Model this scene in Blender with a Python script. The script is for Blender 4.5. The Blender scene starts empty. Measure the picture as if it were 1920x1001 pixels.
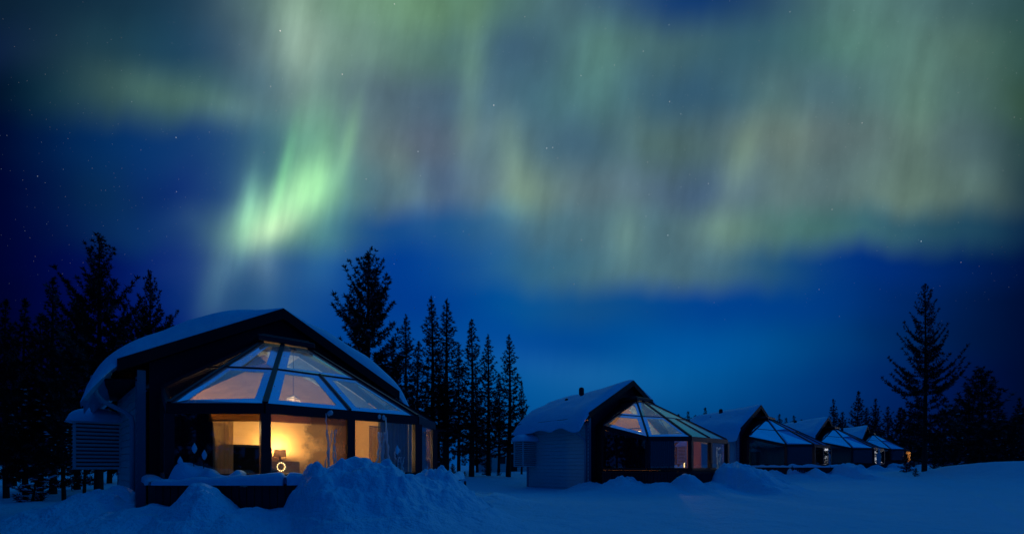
import bpy, math, random
import numpy as np
from mathutils import Vector, Matrix
sc = bpy.context.scene
COL = sc.collection
R = math.radians

# ------------------------------------------------------------------ camera
EYE = 1.3                      # eye height above the lowest snow
FPX, HORIZ = 844.2, 872.9      # focal length and horizon of the 1920 x 1001 photograph
cd = bpy.data.cameras.new('camera')
cam = bpy.data.objects.new('camera', cd); COL.objects.link(cam)
cd.sensor_width = 36; cd.lens = 36 * FPX / 1920
cd.shift_y = (HORIZ - 500.5) / 1920
cd.clip_start = 0.05; cd.clip_end = 2000
cam.location = (0, 0, EYE); cam.rotation_euler = (R(90), 0, 0)
sc.camera = cam

# ------------------------------------------------------------------ view and render
sc.view_settings.view_transform = 'Standard'; sc.view_settings.look = 'None'
sc.view_settings.exposure = 0; sc.view_settings.gamma = 1
sc.render.engine = 'CYCLES'
sc.cycles.use_denoising = True
sc.cycles.max_bounces = 8; sc.cycles.transparent_max_bounces = 16
sc.cycles.sample_clamp_indirect = 4

# ------------------------------------------------------------------ sky: night sky with aurora, by direction
def lin(c):
    out = []
    for v in c:
        v = v / 255
        out.append(v / 12.92 if v <= .04045 else ((v + .055) / 1.055) ** 2.4)
    return out
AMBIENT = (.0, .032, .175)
SKY_GAIN = 1.0
W = bpy.data.worlds.new('World'); sc.world = W; W.use_nodes = True
nt = W.node_tree; nt.nodes.clear()
class NB:
    def __init__(s, t): s.t = t
    def n(s, kind, **kw):
        x = s.t.nodes.new(kind)
        for k, v in kw.items(): setattr(x, k, v)
        return x
    def put(s, sock, v):
        if v is None: return
        if isinstance(v, bpy.types.NodeSocket): s.t.links.new(v, sock)
        else: sock.default_value = v
    def m(s, op, a, b=None, c=None, clamp=False):
        x = s.n('ShaderNodeMath', operation=op, use_clamp=clamp)
        for i, v in enumerate((a, b, c)): s.put(x.inputs[i], v)
        return x.outputs[0]
    def v(s, op, a, b=None, scale=None):
        x = s.n('ShaderNodeVectorMath', operation=op)
        s.put(x.inputs[0], a); s.put(x.inputs[1], b)
        if scale is not None: s.put(x.inputs['Scale'], scale)
        return x.outputs['Value'] if op in ('DOT_PRODUCT', 'LENGTH', 'DISTANCE') else x.outputs[0]
    def comb(s, x, y, z=0.0):
        q = s.n('ShaderNodeCombineXYZ'); s.put(q.inputs[0], x); s.put(q.inputs[1], y); s.put(q.inputs[2], z); return q.outputs[0]
    def sm(s, val, a, b, lo=0.0, hi=1.0):
        q = s.n('ShaderNodeMapRange', interpolation_type='SMOOTHSTEP')
        s.put(q.inputs[0], val); q.inputs[1].default_value = a; q.inputs[2].default_value = b
        q.inputs[3].default_value = lo; q.inputs[4].default_value = hi; return q.outputs[0]
    def noise(s, vec, scale, detail=2, rough=.5, dim='3D'):
        q = s.n('ShaderNodeTexNoise', noise_dimensions=dim); s.put(q.inputs['Vector'], vec)
        q.inputs['Scale'].default_value = scale; q.inputs['Detail'].default_value = detail; q.inputs['Roughness'].default_value = rough
        return q.outputs
    def mix(s, f, a, b, blend='MIX'):
        q = s.n('ShaderNodeMix', data_type='RGBA', blend_type=blend); s.put(q.inputs[0], f)
        for i, v in ((6, a), (7, b)):
            if not isinstance(v, bpy.types.NodeSocket): v = tuple(v) + (1,) if len(v) == 3 else v
            s.put(q.inputs[i], v)
        return q.outputs[2]
b = NB(nt)
tc = b.n('ShaderNodeTexCoord'); D = tc.outputs['Generated']
sep = b.n('ShaderNodeSeparateXYZ'); b.put(sep.inputs[0], D)
dx, dy, dz = sep.outputs
yc = b.m('MAXIMUM', dy, .12)
U = b.m('DIVIDE', dx, yc); V = b.m('DIVIDE', dz, yc)
# tangent-plane angles of the northern sky, in the units of the colour table below
X0 = b.m('MULTIPLY_ADD', U, FPX, 960.0); Y0 = b.m('MULTIPLY_ADD', V, -FPX, HORIZ)
wn = b.noise(b.comb(U, V), 2.6, 3, .5)[1]
wv = b.v('SUBTRACT', wn, (.5, .5, .5))
ws = b.n('ShaderNodeSeparateXYZ'); b.put(ws.inputs[0], wv)
shear = b.m('MULTIPLY_ADD', V, -.16, U)
stv = b.comb(shear, b.m('MULTIPLY', V, .13))
st1 = b.noise(stv, 7.5, 2, .5)[0]
st2 = b.noise(stv, 24, 3, .55)[0]
drop = b.m('MULTIPLY', b.m('SUBTRACT', st1, .5), 62.0)
XX = b.m('MULTIPLY_ADD', ws.outputs[0], 130.0, X0)
YY = b.m('ADD', b.m('MULTIPLY_ADD', ws.outputs[1], 50.0, Y0), drop)
cols = [i * 120 for i in range(17)]
T = {
 0: [(10,30,50),(15,42,62),(22,52,70),(25,60,85),(75,100,110),(108,142,122),(96,133,113),(86,125,98),(71,108,108),(71,103,113),(31,68,113),(6,53,113),(36,68,98),(71,108,108),(77,111,109),(63,95,99),(42,75,76)],
 90: [(8,25,60),(24,52,68),(30,65,80),(24,66,96),(70,95,110),(120,150,135),(86,118,113),(76,113,108),(55,87,119),(70,106,108),(68,103,108),(58,93,104),(46,85,104),(73,113,108),(78,113,108),(78,108,98),(45,80,75)],
 180: [(0,7,37),(12,50,70),(50,82,88),(52,92,100),(68,98,116),(95,125,120),(81,103,118),(71,98,118),(61,98,118),(73,113,118),(61,95,109),(46,85,114),(66,100,104),(68,98,113),(83,118,108),(73,103,103),(45,75,58)],
 270: [(0,4,40),(0,29,74),(5,50,100),(10,54,116),(45,88,122),(88,134,118),(91,103,118),(81,98,118),(81,113,118),(53,88,118),(81,110,104),(71,100,109),(91,110,109),(83,103,108),(88,113,108),(73,98,103),(30,60,62)],
 360: [(0,2,40),(0,19,70),(10,50,86),(5,34,116),(45,92,125),(82,132,122),(76,103,128),(66,88,123),(96,123,123),(83,108,118),(83,108,118),(53,83,123),(93,118,113),(78,103,113),(93,118,108),(83,108,103),(20,50,66)],
 430: [(0,2,39),(0,14,70),(10,50,95),(10,49,121),(85,130,125),(55,105,125),(5,66,140),(15,81,140),(55,100,130),(75,110,120),(70,105,120),(85,115,120),(70,108,106),(65,108,106),(50,93,111),(30,73,96),(5,30,66)],
 500: [(0,2,39),(0,11,74),(0,21,95),(15,50,125),(55,95,125),(10,80,150),(0,51,140),(0,71,150),(40,100,140),(60,105,125),(75,110,120),(70,105,120),(25,83,121),(0,53,131),(0,43,116),(0,33,91),(0,15,58)],
 570: [(0,2,37),(0,9,70),(0,16,95),(5,45,120),(40,85,120),(5,70,145),(0,56,140),(0,61,145),(0,85,155),(20,80,135),(5,75,140),(0,65,145),(0,63,136),(0,58,131),(0,38,101),(0,28,76),(0,10,46)],
 640: [(0,2,34),(0,9,66),(0,16,90),(0,30,115),(5,60,130),(0,65,140),(0,61,140),(0,71,150),(0,75,155),(0,70,145),(0,80,150),(0,75,150),(0,73,136),(0,58,121),(0,36,91),(0,26,71),(0,10,46)],
 720: [(0,2,31),(0,9,61),(0,16,80),(0,25,105),(0,50,125),(0,60,135),(0,60,140),(0,75,150),(0,85,155),(10,85,150),(5,80,145),(0,75,140),(0,65,130),(0,50,115),(0,30,90),(0,18,70),(0,10,42)],
 830: [(0,2,26),(0,9,52),(0,14,71),(0,20,95),(0,40,110),(0,50,120),(0,52,125),(0,65,135),(0,72,138),(0,72,135),(0,70,130),(0,65,125),(0,55,115),(0,42,100),(0,25,80),(0,15,60),(0,8,37)],
}
un = b.m('DIVIDE', XX, 1920.0, clamp=True)
field = None; prev = None
for y in sorted(T):
    rp = b.n('ShaderNodeValToRGB'); cr = rp.color_ramp; cr.interpolation = 'B_SPLINE'
    while len(cr.elements) < 17: cr.elements.new(.5)
    for i, c in enumerate(T[y]):
        cr.elements[i].position = i / 16
    for i, c in enumerate(T[y]):
        cr.elements[i].color = tuple(lin(c)) + (1,)
    b.put(rp.inputs[0], un)
    if field is None: field = rp.outputs[0]
    else: field = b.mix(b.sm(YY, prev, y), field, rp.outputs[0])
    prev = y
# bright curls and rays of the aurora: x, y, half widths, slant, colour
P2 = b.comb(b.m('MULTIPLY_ADD', ws.outputs[0], 6.0, X0), b.m('MULTIPLY_ADD', ws.outputs[1], 6.0, Y0))
acc = None
BLOBS = [
 (536,392,58,30,-36,(.24,.40,.15)), (512,428,34,17,-26,(.16,.16,.09)), (578,345,34,34,-60,(.07,.17,.05)), (478,400,22,40,8,(.05,.13,.05)), (575,352,46,26,-60,(.08,.17,.05)),
 (556,290,16,60,8,(.025,.07,.025)), (600,270,26,75,6,(.03,.085,.03)), (652,275,9,58,13,(.05,.11,.035)),
 (530,330,8,52,14,(.05,.17,.04)), (463,400,12,55,10,(.07,.16,.07)), (490,468,20,46,-10,(.045,.06,.035)), (432,450,20,95,14,(.028,.05,.03)),
 (402,520,18,60,14,(.016,.04,.03)), (560,60,30,90,-4,(.10,.13,.09)), (760,40,70,55,0,(.025,.045,.015)), (430,205,70,22,12,(.022,.036,.014)),
 (300,172,95,30,14,(.018,.030,.006)), (760,340,28,60,-25,(.03,.05,.012)), (965,300,24,70,-14,(.04,.055,.012)), (1000,350,40,40,0,(.03,.045,.012)),
 (1480,240,34,60,-12,(.03,.04,.012)), (1385,310,22,70,20,(.05,.07,.02)), (1365,430,42,30,0,(.03,.045,.012)), (1600,50,60,70,0,(.012,.025,.01)),
 (1720,250,30,80,3,(.025,.04,.015)), (1175,440,26,40,0,(.04,.06,.02)), (960,390,45,25,0,(.018,.035,.01)), (885,150,18,110,4,(.04,.07,.02)),
 (610,440,26,60,5,(.015,.05,.03)), (1120,120,40,70,0,(.02,.05,.02)),
 (1030,690,120,26,10,(.004,.02,.035)), (1290,690,120,40,-8,(.0,.025,.06)),
]
for (x, y, sx, sy, an, c) in BLOBS:
    mp = b.n('ShaderNodeMapping', vector_type='TEXTURE')
    b.put(mp.inputs['Vector'], P2); mp.inputs['Location'].default_value = (x, y, 0)
    mp.inputs['Rotation'].default_value = (0, 0, R(an)); mp.inputs['Scale'].default_value = (sx, sy, 1)
    g = b.m('EXPONENT', b.m('MULTIPLY', b.v('DOT_PRODUCT', mp.outputs[0], mp.outputs[0]), -.5))
    t = b.v('SCALE', c, scale=g)
    acc = t if acc is None else b.v('ADD', acc, t)
ray = b.m('MULTIPLY_ADD', b.m('SUBTRACT', st2, .5), .55, 1.0)
field = b.v('ADD', field, b.v('SCALE', acc, scale=b.m('MAXIMUM', ray, .2)))
sf = b.n('ShaderNodeSeparateColor'); b.put(sf.inputs[0], field)
mask = b.m('MULTIPLY', sf.outputs[0], 14.0, clamp=True)
rays2 = b.m('MULTIPLY_ADD', b.m('ADD', b.m('MULTIPLY', b.m('SUBTRACT', st1, .5), .62), b.m('MULTIPLY', b.m('SUBTRACT', st2, .5), .28)), mask, b.m('MULTIPLY_ADD', mask, b.m('MULTIPLY_ADD', b.m('SUBTRACT', b.noise(b.comb(shear, b.m('MULTIPLY', V, .55)), 9.0, 4, .55)[0], .5), .75, .12), 1.0))
field = b.v('SCALE', field, scale=b.m('MAXIMUM', rays2, .3))
# stars
vo = b.n('ShaderNodeTexVoronoi'); b.put(vo.inputs['Vector'], D); vo.inputs['Scale'].default_value = 95
rs = b.n('ShaderNodeSeparateColor'); b.put(rs.inputs[0], vo.outputs['Color'])
big = b.m('POWER', rs.outputs[0], 12.0)
rad = b.m('MULTIPLY_ADD', big, .045, .036)
star = b.m('MULTIPLY', b.m('LESS_THAN', vo.outputs['Distance'], rad), b.m('MULTIPLY_ADD', big, .5, .15))
star = b.m('MULTIPLY', star, b.sm(V, .28, .5))
vo2 = b.n('ShaderNodeTexVoronoi'); b.put(vo2.inputs['Vector'], D); vo2.inputs['Scale'].default_value = 210
rs2 = b.n('ShaderNodeSeparateColor'); b.put(rs2.inputs[0], vo2.outputs['Color'])
faint = b.m('MULTIPLY', b.m('LESS_THAN', vo2.outputs['Distance'], .07), b.m('MULTIPLY', b.m('POWER', rs2.outputs[0], 3.0), .16))
star = b.m('ADD', star, b.m('MULTIPLY', faint, b.sm(V, .28, .5)))
tint = b.mix(rs.outputs[1], (1, .75, .7), (.75, .9, 1))
field = b.v('ADD', field, b.v('SCALE', tint, scale=star))
# the rest of the sky dome: deep blue twilight, with the pale glow low in the north-east
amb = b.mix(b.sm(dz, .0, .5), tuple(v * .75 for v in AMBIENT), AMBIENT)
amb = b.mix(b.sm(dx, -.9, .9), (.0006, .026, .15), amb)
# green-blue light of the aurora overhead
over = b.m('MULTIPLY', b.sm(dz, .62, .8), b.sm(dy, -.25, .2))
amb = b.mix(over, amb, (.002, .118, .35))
gd = Vector((math.sin(R(63)), math.cos(R(63)), .05)).normalized()
glow = b.m('POWER', b.m('MAXIMUM', b.v('DOT_PRODUCT', D, tuple(gd)), 0.0), 190.0)
wgt = b.m('MULTIPLY', b.sm(dy, .34, .5), b.sm(V, 1.03, 1.13, 1, 0))
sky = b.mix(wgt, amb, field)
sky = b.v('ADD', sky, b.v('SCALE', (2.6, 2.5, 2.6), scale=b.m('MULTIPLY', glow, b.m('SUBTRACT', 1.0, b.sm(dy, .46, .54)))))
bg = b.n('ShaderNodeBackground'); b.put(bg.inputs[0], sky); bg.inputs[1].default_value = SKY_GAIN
wo = b.n('ShaderNodeOutputWorld'); nt.links.new(bg.outputs[0], wo.inputs[0])
W.cycles.sampling_method = 'MANUAL'; W.cycles.sample_map_resolution = 512

# ------------------------------------------------------------------ added faint sun lamp, low on the right, raking across the snow
ld = bpy.data.lights.new('snow_rake_fill', 'SUN'); ld.energy = .16; ld.angle = R(14); ld.color = (.02, .42, 1)
lo = bpy.data.objects.new('snow_rake_fill', ld); COL.objects.link(lo)
lo.rotation_euler = Vector((math.sin(R(82)) * math.cos(R(24)), math.cos(R(82)) * math.cos(R(24)), math.sin(R(24)))).to_track_quat('Z', 'Y').to_euler()

# ------------------------------------------------------------------ materials
def mat(name, color, rough=.6, spec=.3, noise=None, bump=None, metal=0, coords='Object'):
    m = bpy.data.materials.new(name); m.use_nodes = True
    t = m.node_tree; p = t.nodes['Principled BSDF']; q = NB(t)
    p.inputs['Base Color'].default_value = tuple(color) + (1,)
    p.inputs['Roughness'].default_value = rough; p.inputs['Specular IOR Level'].default_value = spec
    p.inputs['Metallic'].default_value = metal
    c = q.n('ShaderNodeTexCoord').outputs[coords]
    if noise:
        sc_, amt, vec = noise
        v = q.v('MULTIPLY', c, vec)
        n = q.noise(v, sc_, 4, .6)[0]
        lo_ = tuple(x * (1 - amt) for x in color); hi = tuple(min(1, x * (1 + amt)) for x in color)
        t.links.new(q.mix(n, lo_, hi), p.inputs['Base Color'])
    if bump:
        h = None
        for (sc_, st, det) in bump:
            n = q.m('MULTIPLY', q.noise(c, sc_, det, .6)[0], st)
            h = n if h is None else q.m('ADD', h, n)
        bp = q.n('ShaderNodeBump'); bp.inputs['Strength'].default_value = 1; bp.inputs['Distance'].default_value = 1
        q.put(bp.inputs['Height'], h); t.links.new(bp.outputs[0], p.inputs['Normal'])
    return m
M = {}
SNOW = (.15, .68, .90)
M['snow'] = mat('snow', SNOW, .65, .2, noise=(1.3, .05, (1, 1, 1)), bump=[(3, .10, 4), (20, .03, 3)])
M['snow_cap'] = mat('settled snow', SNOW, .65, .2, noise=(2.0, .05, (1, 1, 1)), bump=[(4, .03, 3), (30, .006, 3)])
M['siding'] = mat('painted boards', (.24, .54, .58), .55, .3, noise=(3, .12, (1, 1, 6)))
M['trim'] = mat('painted trim', (.08, .20, .28), .5, .3, noise=(4, .08, (1, 1, 1)))
M['dark'] = mat('dark stained wood', (.004, .004, .010), .6, .15, noise=(5, .4, (1, 1, 8)))
M['gable'] = mat('dark gable boards', (.008, .006, .022), .7, .15, noise=(4, .3, (8, 1, 1)))
M['frame'] = mat('dark metal frame', (.006, .008, .016), .4, .25, noise=(6, .2, (1, 1, 1)))
M['railwood'] = mat('dark weathered planks', (.025, .022, .035), .7, .2, noise=(6, .4, (6, 6, .6)))
M['pipe'] = mat('painted metal pipe', (.15, .32, .42), .4, .3, noise=(5, .1, (1, 1, 1)))
M['vent'] = mat('black metal vent', (.012, .012, .018), .5, .3, noise=(8, .3, (1, 1, 1)))
M['bark'] = mat('pine bark', (.03, .024, .022), .9, .1, noise=(9, .4, (4, 4, 1)))
M['needles'] = mat('pine needles', (.010, .016, .012), .8, .1, noise=(1.5, .5, (1, 1, 1)))
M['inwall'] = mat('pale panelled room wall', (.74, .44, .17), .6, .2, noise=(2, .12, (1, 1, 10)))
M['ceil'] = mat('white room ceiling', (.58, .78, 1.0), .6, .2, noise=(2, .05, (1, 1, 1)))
M['pine'] = mat('ceiling with painted lamp glow', (.85, .58, .28), .5, .3, noise=(3, .12, (1, 8, 1)))  # golden lamp glow put into the second cabin's ceiling colour
M['floorb'] = mat('brown floorboards', (.16, .09, .05), .5, .3, noise=(3, .3, (1, 8, 1)))
M['clothd'] = mat('dark curtain cloth', (.005, .004, .014), .9, .1, noise=(6, .3, (6, 6, 1)))
M['clothb'] = mat('ochre curtain cloth', (.60, .36, .14), .9, .1, noise=(6, .25, (6, 6, 1)))
M['clothw'] = mat('pale blue curtain cloth', (.28, .42, .5), .9, .1, noise=(6, .2, (6, 6, 1)))
M['sofa'] = mat('black upholstery', (.014, .012, .014), .8, .2, noise=(7, .3, (1, 1, 1)))
M['wood'] = mat('warm wood', (.30, .16, .07), .5, .3, noise=(4, .3, (1, 1, 8)))
M['shade'] = mat('fabric lamp shade', (.35, .25, .17), .8, .1, noise=(30, .15, (1, 1, 1)))
M['metal'] = mat('dull brass', (.32, .24, .14), .35, .5, metal=.8, noise=(10, .15, (1, 1, 1)))
M['art'] = mat('framed picture', (.45, .33, .18), .6, .2, noise=(3, .6, (1, 1, 1)))
M['ice'] = mat('milky ice', (.62, .8, .9), .25, .5, noise=(8, .15, (1, 1, 1)), bump=[(30, .01, 2)])

t_ = M['needles'].node_tree; q_ = NB(t_)   # dusting of frost on the needles, in patches
f_ = q_.sm(q_.noise(q_.n('ShaderNodeTexCoord').outputs['Object'], 1.7, 4, .65)[0], .50, .72)
t_.links.new(q_.mix(f_, (.010, .016, .012), (.085, .15, .19)), t_.nodes['Principled BSDF'].inputs['Base Color'])
def translucent(m, f):
    t = m.node_tree; q = NB(t); p = t.nodes['Principled BSDF']; tl = q.n('ShaderNodeBsdfTranslucent')
    tl.inputs[0].default_value = p.inputs['Base Color'].default_value
    mx = q.n('ShaderNodeMixShader'); mx.inputs[0].default_value = f; t.links.new(p.outputs[0], mx.inputs[1]); t.links.new(tl.outputs[0], mx.inputs[2])
    o = [x for x in t.nodes if x.type == 'OUTPUT_MATERIAL'][0]; t.links.new(mx.outputs[0], o.inputs[0])
def emis(name, color, strength):
    m = bpy.data.materials.new(name); m.use_nodes = True; t = m.node_tree; t.nodes.clear()
    e = t.nodes.new('ShaderNodeEmission'); e.inputs[0].default_value = tuple(color) + (1,); e.inputs[1].default_value = strength
    o = t.nodes.new('ShaderNodeOutputMaterial'); t.links.new(e.outputs[0], o.inputs[0]); return m
translucent(M['clothb'], .6); translucent(M['clothw'], .3); translucent(M['shade'], .5); translucent(M['ice'], .6)
M['bulb'] = emis('glowing bulb', (1, .62, .25), 14)
M['bulbring'] = emis('ring bulb', (1, .62, .25), 6)
M['bulbdim'] = emis('dim bead bulb', (1, .62, .3), 2.2)
M['orange'] = emis('orange fairy light', (1, .36, .08), 1.5)

def glassmat(name, frost=0.0, cloud=0.0, refl=1.0, tint=(.9, .95, .97), fcol=(.42, .70, .80), ccol=(.7, .62, .5)):
    """thin pane: clear glass with its mirror share by angle; frost is a rough pale film, cloud is patchy mist"""
    m = bpy.data.materials.new(name); m.use_nodes = True; t = m.node_tree; t.nodes.clear(); q = NB(t)
    tr = q.n('ShaderNodeBsdfTransparent'); tr.inputs[0].default_value = tuple(tint) + (1,)
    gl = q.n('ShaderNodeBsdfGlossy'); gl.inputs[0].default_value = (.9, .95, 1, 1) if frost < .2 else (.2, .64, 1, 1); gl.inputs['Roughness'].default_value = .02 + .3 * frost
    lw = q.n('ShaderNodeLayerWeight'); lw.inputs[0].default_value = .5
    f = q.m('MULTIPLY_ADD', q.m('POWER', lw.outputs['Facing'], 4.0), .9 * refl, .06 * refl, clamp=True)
    mx = q.n('ShaderNodeMixShader'); q.put(mx.inputs[0], f); t.links.new(tr.outputs[0], mx.inputs[1]); t.links.new(gl.outputs[0], mx.inputs[2])
    out = mx.outputs[0]
    c = q.n('ShaderNodeTexCoord').outputs['Object']
    if frost > 0 or cloud > 0:
        df = q.n('ShaderNodeBsdfDiffuse'); df.inputs[0].default_value = tuple(fcol if cloud == 0 else ccol) + (1,)
        tl = q.n('ShaderNodeBsdfTranslucent'); tl.inputs[0].default_value = tuple(fcol if cloud == 0 else ccol) + (1,)
        ad = q.n('ShaderNodeMixShader'); ad.inputs[0].default_value = .35 if cloud == 0 else .75
        t.links.new(df.outputs[0], ad.inputs[1]); t.links.new(tl.outputs[0], ad.inputs[2])
        if cloud > 0:
            n = q.noise(q.v('MULTIPLY', c, (1, 1, 1.2)), 2.0, 5, .6)[0]
            sx = q.n('ShaderNodeSeparateXYZ'); q.put(sx.inputs[0], c); fac = q.m('MULTIPLY', q.sm(q.m('ADD', n, q.sm(sx.outputs[0], -.75, -.2, -.2, .1)), .44, .62), cloud)
        else:
            n = q.noise(c, 3.0, 4, .6)[0]
            fac = q.m('MULTIPLY_ADD', q.m('SUBTRACT', n, .5), .25, frost, clamp=True)
        m2 = q.n('ShaderNodeMixShader'); q.put(m2.inputs[0], fac); t.links.new(out, m2.inputs[1]); t.links.new(ad.outputs[0], m2.inputs[2]); out = m2.outputs[0]
    o = q.n('ShaderNodeOutputMaterial'); t.links.new(out, o.inputs[0]); return m
M['clear'] = glassmat('clear window glass', 0)
M['mist'] = glassmat('misted window glass', 0, .55, ccol=(.60, .38, .19))
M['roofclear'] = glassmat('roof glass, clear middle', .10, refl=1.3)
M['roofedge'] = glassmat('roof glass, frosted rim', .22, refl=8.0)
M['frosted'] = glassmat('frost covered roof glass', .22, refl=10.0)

# ------------------------------------------------------------------ mesh helpers
class MB:
    def __init__(s): s.v = []; s.f = []; s.mi = []
    def add(s, vs, fs, mi=0):
        o = len(s.v); s.v += [tuple(p) for p in vs]; s.f += [tuple(i + o for i in f) for f in fs]; s.mi += [mi] * len(fs)
    def box(s, a, c, mi=0):
        x0, y0, z0 = a; x1, y1, z1 = c
        s.add([(x0,y0,z0),(x1,y0,z0),(x1,y1,z0),(x0,y1,z0),(x0,y0,z1),(x1,y0,z1),(x1,y1,z1),(x0,y1,z1)],
              [(0,3,2,1),(4,5,6,7),(0,1,5,4),(1,2,6,5),(2,3,7,6),(3,0,4,7)], mi)
    def beam(s, p, q, w, h, up=(0, 0, 1), mi=0):
        p = Vector(p); q = Vector(q); d = (q - p).normalized(); u = Vector(up)
        x = d.cross(u)
        if x.length < 1e-4: x = d.cross(Vector((1, 0, 0)))
        x.normalize(); z = x.cross(d).normalized()
        vs = []
        for c in (p, q):
            for a, e in ((-1,-1),(1,-1),(1,1),(-1,1)): vs.append(c + x * (a * w / 2) + z * (e * h / 2))
        s.add(vs, [(0,1,2,3),(7,6,5,4),(0,4,5,1),(1,5,6,2),(2,6,7,3),(3,7,4,0)], mi)
    def prism(s, poly, off, mi=0):
        n = len(poly); off = Vector(off)
        vs = [Vector(p) for p in poly] + [Vector(p) + off for p in poly]
        s.add(vs, [tuple(range(n))[::-1], tuple(range(n, 2 * n))] + [(i, (i + 1) % n, n + (i + 1) % n, n + i) for i in range(n)], mi)
    def tube(s, pts, rad, seg=8, mi=0):
        pts = [Vector(p) for p in pts]; n = len(pts)
        rad = rad if hasattr(rad, '__len__') else [rad] * n
        vs = []; fs = []
        ref = None
        for i, p in enumerate(pts):
            d = (pts[min(i + 1, n - 1)] - pts[max(i - 1, 0)]).normalized()
            if ref is None: ref = d.orthogonal().normalized()
            ref = (ref - d * ref.dot(d)).normalized(); o = d.cross(ref)
            for k in range(seg):
                a = 2 * math.pi * k / seg; vs.append(p + (ref * math.cos(a) + o * math.sin(a)) * rad[i])
        for i in range(n - 1):
            for k in range(seg):
                k2 = (k + 1) % seg; fs.append((i * seg + k, i * seg + k2, (i + 1) * seg + k2, (i + 1) * seg + k))
        fs.append(tuple(range(seg))[::-1]); fs.append(tuple((n - 1) * seg + k for k in range(seg)))
        s.add(vs, fs, mi)
    def lathe(s, prof, seg=16, at=(0, 0, 0), mi=0):
        vs = []; fs = []; n = len(prof)
        for (r, z) in prof:
            for k in range(seg):
                a = 2 * math.pi * k / seg; vs.append((at[0] + r * math.cos(a), at[1] + r * math.sin(a), at[2] + z))
        for i in range(n - 1):
            for k in range(seg):
                k2 = (k + 1) % seg; fs.append((i * seg + k, i * seg + k2, (i + 1) * seg + k2, (i + 1) * seg + k))
        fs.append(tuple(range(seg))[::-1]); fs.append(tuple((n - 1) * seg + k for k in range(seg)))
        s.add(vs, fs, mi)
    def build(s, name, mats, parent=None, smooth=False, bevel=0):
        me = bpy.data.meshes.new(name); me.from_pydata(s.v, [], s.f); me.update()
        if not isinstance(mats, (list, tuple)): mats = [mats]
        for m in mats: me.materials.append(m)
        if len(mats) > 1: me.polygons.foreach_set('material_index', s.mi)
        if smooth: me.polygons.foreach_set('use_smooth', [True] * len(s.f))
        o = bpy.data.objects.new(name, me); COL.objects.link(o)
        if parent: o.parent = parent
        if bevel:
            bv = o.modifiers.new('soft edges', 'BEVEL'); bv.width = bevel; bv.segments = 1; bv.limit_method = 'ANGLE'
        return o
def tag(o, label=None, cat=None, group=None, kind=None):
    if label: o['label'] = label
    if cat: o['category'] = cat
    if group: o['group'] = group
    if kind: o['kind'] = kind
    return o
def empty(name, loc, rz=0):
    o = bpy.data.objects.new(name, None); COL.objects.link(o); o.location = loc; o.rotation_euler = (0, 0, rz); o.empty_display_size = .3; return o
def arr_mesh(name, V_, F_, k, mats, smooth=False):
    """fast mesh from arrays; k corners per face"""
    me = bpy.data.meshes.new(name); V_ = np.asarray(V_, np.float32); F_ = np.asarray(F_, np.int32)
    me.vertices.add(len(V_)); me.vertices.foreach_set('co', V_.ravel())
    me.loops.add(F_.size); me.loops.foreach_set('vertex_index', F_.ravel())
    me.polygons.add(len(F_)); me.polygons.foreach_set('loop_start', np.arange(len(F_), dtype=np.int32) * k)
    me.polygons.foreach_set('loop_total', np.full(len(F_), k, np.int32))
    if smooth: me.polygons.foreach_set('use_smooth', np.ones(len(F_), bool))
    me.update(); me.validate()
    for m in (mats if isinstance(mats, (list, tuple)) else [mats]): me.materials.append(m)
    return me

# ------------------------------------------------------------------ value noise for terrain and snow
def hash2(i, j, seed):
    h = (i.astype(np.int64) * 374761393 + j.astype(np.int64) * 668265263 + seed * 974711) & 0x7fffffff
    h = ((h ^ (h >> 13)) * 1274126177) & 0x7fffffff
    return ((h ^ (h >> 16)) & 0xffff) / 65535.0
def vnoise(x, y, seed=0):
    i = np.floor(x); j = np.floor(y); fx = x - i; fy = y - j
    fx = fx * fx * fx * (fx * (fx * 6 - 15) + 10); fy = fy * fy * fy * (fy * (fy * 6 - 15) + 10)
    a = hash2(i, j, seed); b_ = hash2(i + 1, j, seed); c = hash2(i, j + 1, seed); d = hash2(i + 1, j + 1, seed)
    return (a * (1 - fx) + b_ * fx) * (1 - fy) + (c * (1 - fx) + d * fx) * fy - .5
def fbm(x, y, oct=4, seed=0):
    s = 0; a = 1
    for o in range(oct):
        s = s + a * vnoise(x * 2 ** o + 17.3 * o, y * 2 ** o - 9.1 * o, seed + o); a *= .5
    return s

# ------------------------------------------------------------------ where the cabins stand
POSES = [(-5.941, 11.70, 49.99, -.308), (5.878, 21.797, 50.54, -.255), (17.68, 31.952, 50.38, -.069),
         (29.202, 41.567, 51.43, .076), (43.264, 54.757, 47.24, .481)]
BASE = .95   # cabin foot below its own datum
def to_world(c, r, n):
    X, Dp, a, z = POSES[c]; a = R(a)
    return X + r * math.sin(a) + n * math.cos(a), Dp + r * math.cos(a) - n * math.sin(a)
def ray(px, Dp): return ((px - 960) / FPX * Dp)

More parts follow.
